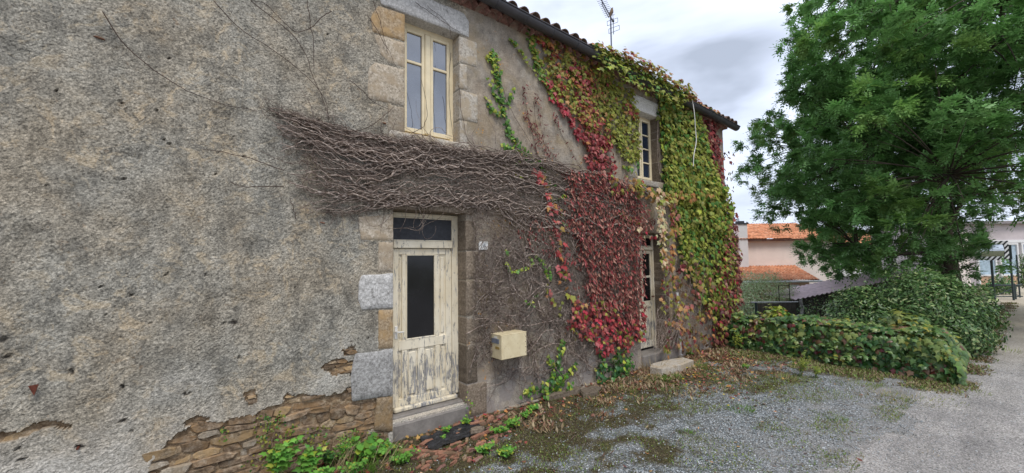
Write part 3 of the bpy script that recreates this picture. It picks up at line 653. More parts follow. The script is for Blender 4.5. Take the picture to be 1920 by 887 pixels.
# roof slabs, rows of cover tiles (first course as single tiles)
RP = math.radians(17)
b = B()
for (x0, x1) in ((X0-.1, 3.2), (3.2, 10.22)):
    a0, a1 = rimz(max(x0, 3.2))+.0, rimz(max(x1, 3.2)); 
    if x0 < 3.2: a0 = a1 = rimz(3.2)
    H = 3.4*math.tan(RP)
    b.add([(x0, -.2, a0+.03), (x1, -.2, a1+.03), (x1, 3.2, a1+.03+H), (x0, 3.2, a0+.03+H), (x1, 6.6, a1+.03), (x0, 6.6, a0+.03)], [(0, 1, 2, 3), (3, 2, 4, 5)])
    b.add([(x0, -.2, a0-.01), (x1, -.2, a1-.01), (x1, 3.2, a1-.01+H), (x0, 3.2, a0-.01+H), (x1, 6.6, a1-.01), (x0, 6.6, a0-.01)], [(3, 2, 1, 0), (5, 4, 2, 3)])
roof = b.build('roof', MAT['old_tile'], house)
ht = halftile(.092, .075, .42); ht.materials.append(MAT['old_tile'])
x = X0; tilesx = []
while x < 10.2: tilesx.append(x); x += .205
for x in tilesx:
    o = obj('roof_tile', ht, roof, (x, -.255+rr.uniform(-.02, .02), rimz(max(x, 3.2))+.045)); o.rotation_euler = (RP, rr.uniform(-.05, .05), rr.uniform(-.03, .03))
tv = np.array([v.co[:] for v in ht.vertices]); tf = np.array([p.vertices[:] for p in ht.polygons if len(p.vertices) == 4])
Vs = []; Fs = []; nb = 0; cR, sR = math.cos(RP), math.sin(RP)
for x in tilesx:
    for c in range(1, 10):
        d = c*.36; V = tv.copy(); V[:, 1] += d; y = V[:, 1]*cR-V[:, 2]*sR; z = V[:, 1]*sR+V[:, 2]*cR
        Vs.append(np.stack([V[:, 0]+x+rr.uniform(-.01, .01), y-.255, z+rimz(max(x, 3.2))+.045+rr.uniform(0, .01)], -1)); Fs.append(tf+nb); nb += len(tv)
obj('tile_courses', mesh('tile_courses', np.vstack(Vs), np.vstack(Fs), smooth=True, mat=MAT['old_tile']), roof, kind='stuff')
# ================================================================ LEAVES
def leafshape(kind, v=0):
    r = random.Random(v*7+len(kind)); j = lambda a: a*r.uniform(.88, 1.12)
    if kind == 'maple':
        h = [(.17, -.09), (.38, .02), (.34, .2), (.60, .40), (.36, .45), (.20, .60)]
        h = [(j(a), j(b_)) for a, b_ in h]; O = [(0, 0)]+h+[(0, 1.0)]+[(-a*r.uniform(.9, 1.1), b_) for a, b_ in h[::-1]]
        c = (0, .38, .07)
    elif kind == 'ivy':
        h = [(.25, -.12), (.5, .12), (.36, .45)]; h = [(j(a), j(b_)) for a, b_ in h]; O = [(0, 0)]+h+[(0, .95)]+[(-a, b_) for a, b_ in h[::-1]]; c = (0, .35, .06)
    elif kind == 'oval':
        O = [(0, 0), (.17, .25), (.19, .55), (0, 1), (-.19, .55), (-.17, .25)]; c = (0, .5, -.06)
    elif kind == 'dry':
        O = [(0, 0), (.13, .2), (.20, .5), (.05, 1), (-.16, .62), (-.10, .2)]; c = (.02, .5, -.14)
    elif kind == 'broad':
        O = [(0, 0), (.25, .1), (.38, .4), (.22, .75), (0, 1), (-.22, .75), (-.38, .4), (-.25, .1)]; c = (0, .45, -.05)
    V = [(a, b_, (-.10*a*a*4 if kind in ('maple', 'ivy') else .05*math.sin(b_*5+v)) - (.12*b_*b_ if kind != 'dry' else -.25*(b_-.5)**2)) for a, b_ in O]+[c]
    n = len(O); return np.array(V), np.array([(k, (k+1) % n, n) for k in range(n)])
SHAPES = {k: [leafshape(k, v) for v in range(3)] for k in ('maple', 'ivy', 'oval', 'dry', 'broad')}
MC = {}
class Leaves:
    def __init__(s): s.d = []
    def add(s, p, n, t, size, col, kind): s.d.append((p, n, t, size, col, kind, R_.randrange(3)))
    def frames(s, D):
        Nn = np.array([d[1] for d in D]); Tt = np.array([d[2] for d in D]); Nn /= np.linalg.norm(Nn, axis=1)[:, None]
        Tt = Tt-Nn*(Nn*Tt).sum(1)[:, None]; Tt /= np.linalg.norm(Tt, axis=1)[:, None]+1e-9; return np.cross(Tt, Nn), Tt, Nn
    def build(s, parent, mat, single=300, palette=None, name='leaf', mass='leaf_mass'):
        """the leaves that show largest are single parts, the rest one part"""
        D = s.d
        if not D: return
        P = np.array([d[0] for d in D]); sz = np.array([d[3] for d in D]); k = sz/np.linalg.norm(P-CAM, axis=1); order = np.argsort(-k)
        M = Matrix.Identity(4)
        for o_ in order[:single]:
            p, n, t, size, col, kind, v = D[o_]; cq = tuple(round(c*24)/24 if c > .2 else round(c*60)/60 for c in col); key = (kind, v, cq, mat)
            if key not in MC:
                V, Fq = SHAPES[kind][v]; MC[key] = mesh('leaf', V, Fq, cols=np.tile(cq, (len(V), 1)), smooth=True, mat=MAT[mat])
            X, T_, N_ = s.frames([D[o_]]); X, T_, N_ = X[0]*size, T_[0]*size, N_[0]*size
            o = obj(name, MC[key], parent)
            o.matrix_world = Matrix(((X[0], T_[0], N_[0], p[0]), (X[1], T_[1], N_[1], p[1]), (X[2], T_[2], N_[2], p[2]), (0, 0, 0, 1)))
            o.matrix_parent_inverse = Matrix.Translation(-parent.location) if parent else M
        rest = [D[o_] for o_ in order[single:]]
        if rest:
            Vs = []; Fs = []; Cs = []; nb = 0
            for kk in sorted({(d[5], d[6]) for d in rest}):
                E_ = [d for d in rest if (d[5], d[6]) == kk]; V, Fq = SHAPES[kk[0]][kk[1]]; X, T_, N_ = s.frames(E_)
                z = np.array([d[3] for d in E_])[:, None, None]; p = np.array([d[0] for d in E_])[:, None]
                VV = p+z*(X[:, None]*V[None, :, :1]+T_[:, None]*V[None, :, 1:2]+N_[:, None]*V[None, :, 2:])
                Vs.append(VV.reshape(-1, 3)); m = len(V); Fs.append((Fq[None]+(np.arange(len(E_))*m)[:, None, None]+nb).reshape(-1, 3)); nb += m*len(E_)
                Cs.append(np.repeat(np.array([d[4] for d in E_]), m, 0))
            o = obj(mass, mesh(mass, np.vstack(Vs), np.vstack(Fs), cols=np.vstack(Cs), smooth=True, mat=MAT[mat]), parent, kind='stuff')
            o.matrix_parent_inverse = Matrix.Translation(-parent.location)
PAL = dict(
    lime=[(.36, .42, .05), (.30, .36, .04), (.42, .44, .08)], green=[(.075, .19, .03), (.10, .23, .035), (.14, .27, .04)], dgreen=[(.03, .10, .02), (.04, .12, .03)],
    olive=[(.24, .24, .04), (.29, .265, .05), (.18, .20, .035)], ygreen=[(.32, .345, .055), (.26, .30, .045)], orange=[(.44, .19, .06), (.40, .24, .07), (.48, .26, .10)],
    red=[(.30, .045, .045), (.37, .06, .055), (.24, .03, .035)], pink=[(.48, .15, .13), (.42, .11, .11)], crimson=[(.45, .03, .055), (.50, .045, .07)],
    dred=[(.15, .032, .03), (.20, .045, .038), (.12, .03, .03)], dry=[(.23, .085, .06), (.33, .15, .11), (.16, .05, .04), (.42, .22, .165), (.27, .07, .055)], cream=[(.62, .50, .28), (.60, .38, .25), (.55, .52, .30)],
    brown=[(.13, .07, .04), (.19, .11, .06)])
def pick(mixd):
    k = R_.choices([m[0] for m in mixd], [m[1] for m in mixd])[0]; c = R_.choice(PAL[k]); f = R_.uniform(.82, 1.18); return tuple(x*f for x in c)
def wallleaf(L, x, z, y, size, col, kind, tilt=.5, swing=.7):
    a = R_.gauss(0, swing); n = (R_.gauss(0, .35)-.12, -1, R_.gauss(.25, tilt)); t = (math.sin(a), -.25, -math.cos(a)); L.add((x, y, z), n, t, size*R_.uniform(.7, 1.25), col, kind)
def area(P): P = np.array(P); x, y = P.T; return abs(np.dot(x, np.roll(y, -1))-np.dot(y, np.roll(x, -1)))/2
def fill(L, poly, dens, mixd, size, kind, y=(-.05, -.14), clump=.0, seed=0., ys=0.0, tilt=.5, swing=.7, rag=.10):
    """leaves over a region of the wall, denser and thinner by clumps"""
    P = wp(poly, ys); a = area(P); xs_ = [p[0] for p in P]; zs_ = [p[1] for p in P]; n = int(dens*(max(xs_)-min(xs_)+.3)*(max(zs_)-min(zs_)+.3))
    X = rng.uniform(min(xs_)-.15, max(xs_)+.15, n); Z = rng.uniform(min(zs_)-.15, max(zs_)+.15, n)
    jx_ = X+rag*2*(fbm(X*5, Z*5, seed)-.5)*2; jz_ = Z+rag*2*(fbm(X*5, Z*5, seed+9)-.5)*2
    ok = inpoly(jx_, jz_, P) & (fbm(X*4, Z*2.6, seed+3) > clump)
    for x, z in zip(X[ok], Z[ok]):
        for (a_, b_, c_, d_) in OP:
            if a_-.0 < x < b_+.02 and c_-.03 < z < d_+.03 and kind != 'over': break
        else: wallleaf(L, x, z, ys+R_.uniform(*y), size, pick(mixd), kind, tilt, swing)
def strand(L, ST, path, n, mixd, size, kind, wid=.03, y=-.06, st=True, r=.004, tips=None):
    P = np.array([W(u, v, y) for u, v in path]); Q = spline(P, max(8, 4*len(P)))
    if st: ST.append((Q+np.c_[np.zeros(len(Q)), np.full(len(Q), .02), np.zeros(len(Q))], np.linspace(r, r*.5, len(Q))))
    for k in range(n):
        t = R_.random(); q = Q[min(len(Q)-1, int(t*len(Q)))]; md = tips if (tips and t > .8) else mixd
        wallleaf(L, q[0]+R_.gauss(0, wid), q[2]+R_.gauss(0, wid*.8), q[1]+R_.uniform(-.03, .02), size, pick(md), kind)
def stems(ST, parent, mat='stem', n=5, single=10**6, name='stem', mass='fine_stems'):
    a = ST[:single]
    for p in a:
        V, Fq = tubes([p], n); obj(name, mesh(name, V, Fq, smooth=True, mat=MAT[mat]), parent)
    if ST[single:]:
        V, Fq = tubes([(P_[np.unique(np.r_[0:len(P_):2, len(P_)-1])], np.broadcast_to(r_, (len(P_),))[np.unique(np.r_[0:len(P_):2, len(P_)-1])]) for P_, r_ in ST[single:]], 3); obj(mass, mesh(mass, V, Fq, smooth=True, mat=MAT[mat]), parent, kind='stuff')
# ---------------------------------------------------------------- bare dry creeper over the first door
bare = thing('bare_creeper', 'leafless grey brown creeper stems matted over the wall round the first door', 'climbing plant', (0, 0, 0))
GU = [[(1215, 362), (1130, 335), (1060, 318), (960, 293), (880, 286), (800, 272), (740, 262), (680, 258), (620, 240), (560, 225), (500, 205)],
      [(1225, 372), (1130, 350), (1040, 328), (950, 305), (860, 296), (780, 288), (700, 278), (640, 268), (580, 240), (508, 214)],
      [(1205, 385), (1120, 362), (1030, 345), (940, 320), (850, 308), (770, 300), (700, 290), (640, 276), (580, 258), (505, 232)],
      [(1180, 395), (1090, 372), (1000, 352), (920, 332), (830, 318), (760, 312), (700, 318), (640, 306), (590, 278), (520, 252)],
      [(1190, 410), (1100, 392), (1010, 368), (930, 350), (840, 344), (760, 345), (700, 352), (650, 345), (590, 330), (530, 322)],
      [(1170, 430), (1080, 410), (1000, 388), (920, 372), (840, 366), (770, 368), (700, 372), (640, 366), (590, 362), (540, 352)],
      [(1150, 450), (1060, 425), (990, 400), (920, 384), (850, 378), (780, 378), (710, 385), (650, 392), (600, 396), (552, 406)],
      [(1110, 470), (1040, 440), (980, 415), (930, 396), (870, 388), (800, 386), (730, 390), (670, 402), (620, 402), (560, 384)]]
GW = [np.array([W(u, v) for u, v in g]) for g in GU]
GS = [spline(g, 60) for g in GW]
def bandpoint(s, c):      # s along 0..1, c across 0..7
    i_ = min(6, int(c)); f = c-i_; k = s*59; a = int(min(58, k)); g = k-a
    p = (GS[i_][a]*(1-g)+GS[i_][a+1]*g)*(1-f)+(GS[i_+1][a]*(1-g)+GS[i_+1][a+1]*g)*f; return p
SB = []; WF = 32
for q in range(250):
    c = R_.betavariate(.9, 1.05)*7; s0 = R_.uniform(-.1, .65); s1 = min(1, s0+R_.uniform(.2, .6)) if R_.random() < .6 else R_.uniform(.86, 1)
    s0 = max(0, s0); 
    if s1-s0 < .06: continue
    n = int(14+(s1-s0)*50); c1 = min(7, max(0, c+R_.gauss(0, 1.0))); sd = R_.uniform(0, 99); y0 = R_.uniform(-.03, -.10)*(1 if R_.random() < .8 else 1.5); P = []
    sv = s0+(s1-s0)*np.arange(n)/(n-1); ap = np.clip((.95-sv)/.5, .35, 1); wx_ = ap*(fbm(sv*WF, sv*0+sd, 0., 3)-.5); wy_ = fbm(sv*20, sv*0+sd, 5., 2)-.5; wz_ = ap*(fbm(sv*WF, sv*0+sd, 9., 3)-.5)
    for k in range(n):
        p = bandpoint(sv[k], min(7, max(0, c+(c1-c)*k/(n-1)))); P.append((p[0]+.17*wx_[k], YF+y0+.04*wy_[k], p[2]+.34*wz_[k]))
    r0 = R_.choice((.003, .0035, .004, .005, .007, .008)) if q > 26 else R_.uniform(.009, .015)
    SB.append((np.array(P), np.linspace(r0, r0*.4, n)))
for q in range(260):   # looping cross stems in the mat
    p = bandpoint(R_.random()**.9*.93, R_.uniform(.2, 6.8)); x, z = p[0], p[2]; a_ = R_.choice((2.9, 3.4, 2.2, 4.2, 1.4))+R_.gauss(0, .4); Q = []; kk = 0
    for k in range(R_.randint(8, 26)):
        Q.append((x, YF-.05+.03*math.sin(k*.6+x*7), z)); kk = .82*kk+R_.gauss(0, .11); a_ += kk; x += .03*math.cos(a_); z += .03*math.sin(a_)
    r0 = R_.uniform(.003, .006); SB.append((np.array(Q), np.linspace(r0, r0*.4, len(Q))))
SB.sort(key=lambda a: -a[1][0])
# net of stems lower down, to the right of the door
PN = wp([(868, 392), (1000, 400), (1150, 440), (1210, 470), (1205, 660), (1130, 700), (1050, 720), (960, 722), (880, 690), (872, 560)])
def walkstem(x, z, ang, n, step, bend, y0):
    P = []; k_ = R_.gauss(0, bend); 
    for k in range(n):
        P.append((x, YF+y0+.02*math.sin(k*.7+x*9), z)); k_ = .8*k_+R_.gauss(0, bend); ang += k_; x += step*math.cos(ang); z += step*math.sin(ang)
        if R_.random() < .03: ang += R_.choice((-1, 1))*R_.uniform(.4, .9)
        if not (2.80 < x < 6.4 and z > .0): break
    return np.array(P)
q = 0
while q < 1500:
    x = R_.uniform(2.85, 6.4); z = R_.uniform(.15, 3.1)
    if not inpoly(np.array([x]), np.array([z]), PN)[0]: continue
    if z < .75 and R_.random() < .55: continue
    ang = R_.choice((2.6, 2.9, 3.3, 2.3, 3.5, 1.9, 4.3))+R_.gauss(0, .25); P = walkstem(x, z, ang, R_.randint(10, 34), .032, .085, R_.uniform(-.02, -.085)); q += 1
    if len(P) > 5: r0 = R_.choice((.003, .0035, .004, .005, .007)) if q > 40 else R_.uniform(.006, .011); SB.append((P, np.linspace(r0, r0*.45, len(P))))
# long bowed trunks
for path, r in (([(1200, 640), (1150, 560), (1080, 500), (1010, 450), (950, 400), (900, 330)], .016), ([(1010, 720), (1000, 660), (960, 600), (920, 560), (940, 480), (1000, 420)], .011),
    ([(1190, 690), (1140, 620), (1060, 600), (990, 612), (920, 606), (872, 628)], .013), ([(930, 330), (935, 370), (975, 420), (1000, 480), (1060, 560), (1100, 640)], .009),
    ([(1220, 420), (1190, 400), (1120, 380), (1050, 372), (960, 350)], .014), ([(1110, 690), (1060, 640), (1000, 560), (940, 540), (885, 580)], .009), ([(1060, 720), (1060, 660), (1090, 590), (1080, 520), (1030, 470), (930, 490)], .010),
    ([(905, 610), (950, 560), (1010, 510), (1070, 490)], .008), ([(1090, 720), (1075, 690), (1040, 660), (1000, 640), (985, 640)], .008), ([(880, 700), (900, 650), (930, 690), (990, 700), (1050, 690)], .006)):
    Q = spline(np.array([W(u, v, -.07) for u, v in path]), 34); Q[:, 0] += .05*(fbm(np.arange(34)*.4, np.zeros(34)+r*900)-.5); Q[:, 2] += .05*(fbm(np.arange(34)*.4, np.zeros(34)+r*300)-.5); SB.append((Q, np.linspace(r, r*.5, 34)))
# long thin runners left on the render
SR = []
for path in ([(190, 20), (240, 90), (330, 160), (400, 190), (480, 208)], [(400, 0), (450, 55), (520, 100), (600, 170), (620, 235)], [(575, 0), (585, 60), (590, 130)], [(620, 20), (560, 60), (500, 10), (470, 0)], [(780, 5), (830, 40), (860, 60)], [(470, 0), (560, 80), (590, 150), (625, 240)],
    [(655, 150), (680, 170), (700, 190), (730, 205)], [(640, 250), (690, 240), (720, 215), (738, 200)], [(530, 320), (480, 300), (420, 285), (380, 280)], [(845, 100), (842, 160), (846, 230), (850, 262)], [(690, 30), (720, 80), (745, 130)], [(700, 0), (715, 50), (728, 100)],
    [(860, 160), (866, 210), (878, 262), (900, 280)], [(940, 160), (960, 210), (1010, 290)], [(800, 10), (840, 45), (845, 70)], [(1000, 190), (1010, 250), (1050, 310)], [(530, 350), (460, 350), (430, 340)], [(554, 410), (548, 385), (542, 370)], [(770, 250), (795, 235), (800, 200), (790, 150)]):
    Q = spline(np.array([W(u, v, YF-.034) for u, v in path]), 22); Q[:, 0] += .04*(fbm(np.arange(22)*.5, np.zeros(22)+path[0][0])-.5); Q[:, 2] += .03*(fbm(np.arange(22)*.5, np.zeros(22)+path[0][1]+50)-.5); SR.append((Q, np.linspace(.0040, .0024, 22)))
SB.sort(key=lambda a: -a[1][0]*math.sqrt(len(a[0])))
stems(SB, bare, single=260); stems(SR, bare, 'dark_twig', 4, name='runner')
# short aerial roots and twiglets: real hairs, one part
TW = []
for q in range(2200):
    P, r = R_.choice(SB[:620]); k = R_.randrange(len(P)); p = P[k]; inb = p[2] > 2.6
    if not inb and R_.random() < .6: continue
    L = R_.uniform(.02, .07); a = R_.uniform(0, 2*math.pi) if R_.random() < .6 else R_.gauss(1.8, .5); d = np.array((math.cos(a)*L, -R_.uniform(-.3, .5)*L, math.sin(a)*L))
    m_ = p+d*.5+np.array((R_.gauss(0, .006), 0, R_.gauss(0, .006))); TW.append((np.array([p, m_, p+d]), np.array([.0016, .0013, .0007])))
V, Fq = tubes(TW, 3); obj('twiglets', mesh('twiglets', V, Fq, mat=MAT['twig']), bare, kind='stuff')
# dense matted upper edge
TW = []
for q in range(900):
    s_ = R_.random()**.8; c = abs(R_.gauss(0, .5)) if R_.random() < .85 else R_.choice((3.3, 6.6))+R_.gauss(0, .2); c = min(7, c); s_ = min(s_, .93-.05*R_.random()) if c > 1.2 else s_; p = bandpoint(s_, c)
    a = math.pi-.30*(1-s_)-.1+R_.gauss(0, .65); L = R_.uniform(.05, .16); y = YF-R_.uniform(.01, .085); p = np.array((p[0]+R_.gauss(0, .03), y, p[2]+R_.gauss(0, .035))); d = np.array((math.cos(a)*L, R_.gauss(0, .012), math.sin(a)*L))
    TW.append((np.array([p-d/2, p+np.array((0, 0, R_.gauss(0, .012))), p+d/2]), np.array([.0017, .0018, .001])))
V, Fq = tubes(TW, 3); obj('matted_tendrils', mesh('matted_tendrils', V, Fq, mat=MAT['dark_twig']), bare, kind='stuff')
# ---------------------------------------------------------------- green ivy strand by the first window
pl = thing('ivy_strand', 'bright green ivy strand climbing the bare wall right of the upstairs window', 'ivy', (3.6, 0, 3.2))
L = Leaves(); ST = []; g_ = [('green', 5), ('dgreen', 2), ('lime', 1.5)]; gt = [('lime', 4), ('green', 1)]
def st_(P, n, wid=.022, size=.05): strand(L, ST, P, n, g_, size, 'ivy', wid, -.05, True, .003, gt)
st_([(1000, 300), (975, 275), (955, 245), (945, 205), (938, 165), (930, 130), (922, 98)], 190, .03); st_([(935, 160), (932, 130), (925, 102), (918, 112)], 60, .035)
st_([(942, 215), (925, 208), (912, 182)], 34); st_([(938, 190), (925, 170), (915, 145)], 30); st_([(944, 205), (955, 188), (963, 168)], 30); st_([(975, 278), (958, 276), (944, 270)], 26); st_([(1010, 305), (985, 302), (960, 300)], 24); st_([(1040, 345), (1000, 335), (962, 325)], 22); st_([(1000, 298), (1012, 310), (1030, 340)], 40, .03)
stems(ST, pl, 'stem'); [setattr(o, 'matrix_parent_inverse', Matrix.Translation((-3.6, 0, -3.2))) for o in pl.children]
L.build(pl, 'leaf', 300)
# ---------------------------------------------------------------- big autumn creeper, left column
vc = thing('autumn_creeper', 'red and olive creeper column hanging from gutter left of the far upstairs window', 'climbing plant', (4.5, 0, 0)); L = Leaves(); ST = []
ol = [('olive', 5), ('ygreen', 2), ('orange', 3), ('red', 1)]
strand(L, ST, [(988, 45), (1000, 90), (1012, 130), (1030, 165), (1040, 180)], 170, [('green', 4), ('ygreen', 2), ('olive', 2)], .06, 'ivy', .04)
strand(L, ST, [(1040, 175), (1000, 130), (975, 95), (958, 72)], 60, [('ygreen', 3), ('green', 2)], .045, 'ivy', .012); strand(L, ST, [(1060, 180), (1035, 150), (1010, 110), (998, 80)], 70, [('ygreen', 3), ('orange', 1)], .055, 'ivy', .03)
fill(L, [(1005, 60), (1135, 112), (1140, 170), (1118, 240), (1098, 250), (1068, 225), (1035, 160)], 620, ol, .072, 'maple', clump=.22, seed=2.)
fill(L, [(1000, 60), (1030, 80), (1040, 100), (1015, 95)], 260, [('red', 3), ('orange', 2)], .075, 'maple', seed=5.)
fill(L, [(1062, 125), (1100, 135), (1122, 220), (1128, 300), (1105, 300), (1078, 235)], 560, [('red', 4), ('pink', 3), ('orange', 3), ('olive', 1.5), ('dred', 1.5)], .072, 'maple', clump=.22, seed=3.)
fill(L, [(1080, 240), (1132, 245), (1150, 330), (1165, 372), (1095, 360), (1098, 325)], 560, [('red', 4), ('dred', 3), ('pink', 2), ('dry', 2)], .072, 'maple', clump=.22, seed=4.)
fill(L, [(1120, 130), (1165, 160), (1194, 215), (1192, 300), (1160, 300), (1130, 260), (1122, 210)], 560, [('olive', 5), ('ygreen', 4), ('orange', .8)], .076, 'maple', clump=.22, seed=6.)
fill(L, [(1160, 185), (1192, 210), (1192, 235), (1165, 220)], 300, [('red', 4), ('orange', 2)], .08, 'maple', seed=7.)
fill(L, [(1128, 260), (1150, 285), (1165, 320), (1195, 330), (1196, 305), (1160, 275)], 220, [('green', 3), ('ygreen', 3), ('olive', 2)], .08, 'maple', clump=.42, seed=8.)
strand(L, ST, [(1028, 155), (1050, 195), (1068, 220), (1085, 255)], 110, [('crimson', 3), ('red', 3), ('pink', 2)], .085, 'maple', .045)
for p, n in (([(1110, 110), (1100, 200), (1110, 280), (1120, 340)], 0), ([(1060, 100), (1085, 200), (1110, 300), (1140, 360)], 0), ([(1150, 150), (1160, 230), (1170, 300), (1200, 345)], 0), ([(1012, 300), (1000, 250), (985, 180), (982, 160)], 40), ([(1080, 335), (1040, 290), (1000, 240), (985, 215)], 60), ([(1060, 330), (1030, 290), (1010, 200), (1005, 180)], 50), ([(1105, 335), (1065, 270), (1045, 230), (1042, 215)], 40), ([(1150, 340), (1130, 300), (1125, 270)], 40), ([(1030, 300), (1012, 262), (1003, 232)], 30)):
    strand(L, ST, p, n, [('dred', 4), ('dry', 2)], .055, 'dry', .03)
fill(L, [(1120, 330), (1200, 330), (1240, 345), (1235, 368), (1180, 372), (1130, 350)], 190, [('olive', 4), ('orange', 3), ('ygreen', 2), ('red', 1)], .085, 'maple', y=(-.10, -.2), clump=.4, seed=10.)
stems(ST, vc, 'stem'); [setattr(o, 'matrix_parent_inverse', Matrix.Translation((-4.5, 0, 0))) for o in vc.children]
L.build(vc, 'leaf', 300)
# ---------------------------------------------------------------- dried dark red mass left of the far door
vd = thing('dried_creeper', 'dried brownish red creeper mat with crimson tips left of the far door', 'climbing plant', (5.5, 0, 0)); L = Leaves(); ST = []
dr_ = [('dry', 9), ('dred', 1.6), ('red', 1.6), ('pink', .5)]
PD = [(1050, 322), (1100, 322), (1150, 345), (1195, 365), (1208, 440), (1207, 560), (1196, 600), (1150, 592), (1090, 570), (1075, 520), (1060, 440), (1050, 380)]
fill(L, PD, 950, dr_, .078, 'dry', y=(-.05, -.20), clump=.27, seed=12., tilt=.6, swing=.4, rag=.17)
fill(L, [(960, 430), (1000, 400), (1060, 380), (1080, 470), (1050, 520), (985, 470)], 420, [('dred', 4), ('dry', 3), ('red', 1)], .058, 'dry', clump=.47, seed=13., swing=.5)
fill(L, [(1050, 545), (1085, 560), (1150, 575), (1206, 560), (1206, 625), (1180, 640), (1150, 668), (1110, 655), (1075, 620), (1040, 590)], 520, [('red', 5), ('crimson', 1.6), ('olive', 3), ('pink', 1), ('orange', 1), ('dred', 4)], .076, 'maple', y=(-.06, -.17), clump=.36, seed=14.)
strand(L, ST, [(1012, 325), (1030, 375), (1045, 430), (1055, 490), (1062, 540), (1085, 570)], 90, [('red', 4), ('pink', 4), ('orange', 3), ('olive', 1)], .10, 'maple', .05, -.10)
strand(L, ST, [(1085, 630), (1060, 600), (1040, 560), (1020, 535)], 24, [('olive', 3), ('orange', 1), ('pink', 1)], .075, 'maple', .04, -.08)
for k in range(60):
    u = R_.uniform(1070, 1200); v = R_.uniform(360, 420); strand(L, ST, [(u, v), (u+R_.gauss(0, 8), v+70), (u+R_.gauss(-4, 12), v+R_.uniform(120, 210))], 3, dr_, .07, 'dry', .03, R_.uniform(-.03, -.09), True, .003)
stems(ST, vd, 'stem', 4, 40); [setattr(o, 'matrix_parent_inverse', Matrix.Translation((-5.5, 0, 0))) for o in vd.children]
L.build(vd, 'dry_leaf', 300)
# ---------------------------------------------------------------- green curtain at the far right, along the gutter too
vg = thing('green_creeper', 'lush lime green creeper curtain right of the far window, spilling over the gutter', 'climbing plant', (8.5, 0, 0)); L = Leaves(); ST = []
gm = [('ygreen', 5), ('olive', 4), ('green', 3), ('lime', 1)]
EP = [(1225, 180), (1300, 195), (1310, 240), (1322, 290), (1340, 340), (1352, 380), (1368, 470), (1360, 540), (1335, 590), (1300, 560), (1272, 480), (1255, 400), (1240, 370), (1232, 330), (1230, 280)]
fill(L, EP, 560, gm, .092, 'maple', y=(-.05, -.19), seed=20., clump=.2, rag=.10)
fill(L, EP, 160, [('dgreen', 3), ('olive', 2)], .10, 'maple', y=(-.02, -.08), seed=21., clump=.2)
fill(L, [(1290, 330), (1345, 350), (1355, 400), (1340, 440), (1280, 420)], 260, gm, .11, 'maple', y=(-.18, -.30), seed=22., clump=.3)
fill(L, [(1330, 460), (1368, 480), (1370, 600), (1330, 610), (1310, 570)], 150, [('crimson', .5), ('red', 1.2), ('olive', 3), ('ygreen', 1), ('dred', 3)], .095, 'maple', y=(-.1, -.26), seed=23., clump=.35)
for k in range(1500):   # garland over roof edge and gutter
    t = R_.random()**.85; u = 1110+t*240; x = WX(u, 100+t*125, -.3); zc = rimz(x); a = R_.uniform(-.4, 2.6); rr_ = R_.uniform(.0, .15)*(1.25 if .2 < t < .75 else .75)
    y_ = -.30-rr_*math.cos(a-1.0); z_ = zc+.04+rr_*math.sin(a); 
    if t > .78: z_ = zc+.06+abs(R_.gauss(0, .05)); y_ = R_.uniform(-.28, .3)
    elif R_.random() < .22 and t < .7: z_ = zc-R_.uniform(.0, .30); y_ = -.30-R_.uniform(0, .12)
    md = [('orange', 4), ('olive', 2), ('ygreen', 2), ('pink', 1)] if z_ > zc+.08 or t > .7 else gm
    L.add((x, y_, z_), (R_.gauss(-.2, .4), -1, R_.gauss(.9, .5)), (R_.gauss(0, .6), -.5, -1), .088*R_.uniform(.7, 1.25), pick(md), 'maple')
fill(L, [(1135, 118), (1180, 130), (1228, 160), (1235, 200), (1200, 170), (1150, 140)], 150, gm, .11, 'maple', y=(-.05, -.2), seed=24., clump=.35)
for k in range(130):   # tips climbing back onto the roof tiles further left
    t = R_.random(); u = 985+t*150; x = WX(u, 60, -.3); L.add((x, R_.uniform(-.25, .1), rimz(x)+R_.uniform(.06, .14)), (R_.gauss(0, .4), -.6, 1), (R_.gauss(0, 1), -1, R_.gauss(0, .3)), .07, pick([('green', 2), ('orange', 2), ('olive', 2)]), 'ivy') if R_.random() < t else None
for k in range(34):
    u = R_.uniform(1235, 1300); P = [(u, 200), (u+R_.gauss(8, 8), 290), (u+R_.gauss(18, 12), 380), (u+R_.gauss(28, 15), 500), (u+R_.gauss(20, 15), 600)]
    strand(L, ST, P[:R_.randint(3, 5)], 2, gm, .1, 'maple', .05, -.05, True, .006)
stems(ST, vg, 'stem'); [setattr(o, 'matrix_parent_inverse', Matrix.Translation((-8.5, 0, 0))) for o in vg.children]
L.build(vg, 'leaf', 300)
# ---------------------------------------------------------------- pale hanging strand beside the far door
vp = thing('pale_creeper', 'fading cream and pink creeper trailing down the right side of the far door', 'climbing plant', (7.5, 0, 0)); L = Leaves(); ST = []
strand(L, ST, [(1190, 345), (1225, 362), (1250, 370), (1290, 365), (1330, 362)], 130, [('orange', 3), ('olive', 3), ('ygreen', 2)], .10, 'maple', .06, -.25)
strand(L, ST, [(1238, 358), (1240, 400), (1244, 450), (1248, 500)], 120, [('cream', 6), ('orange', 1), ('ygreen', 1)], .10, 'maple', .06, -.30)
strand(L, ST, [(1238, 445), (1215, 440), (1195, 425)], 14, [('cream', 3), ('crimson', 1)], .08, 'maple', .03, -.25)
strand(L, ST, [(1262, 380), (1262, 440), (1258, 500), (1268, 560), (1275, 620)], 150, [('orange', 4), ('olive', 3), ('pink', 2), ('dry', 2)], .10, 'maple', .08, -.24)
strand(L, ST, [(1250, 500), (1245, 560), (1255, 620), (1250, 655)], 70, [('dred', 3), ('orange', 2), ('olive', 2)], .085, 'maple', .07, -.2)
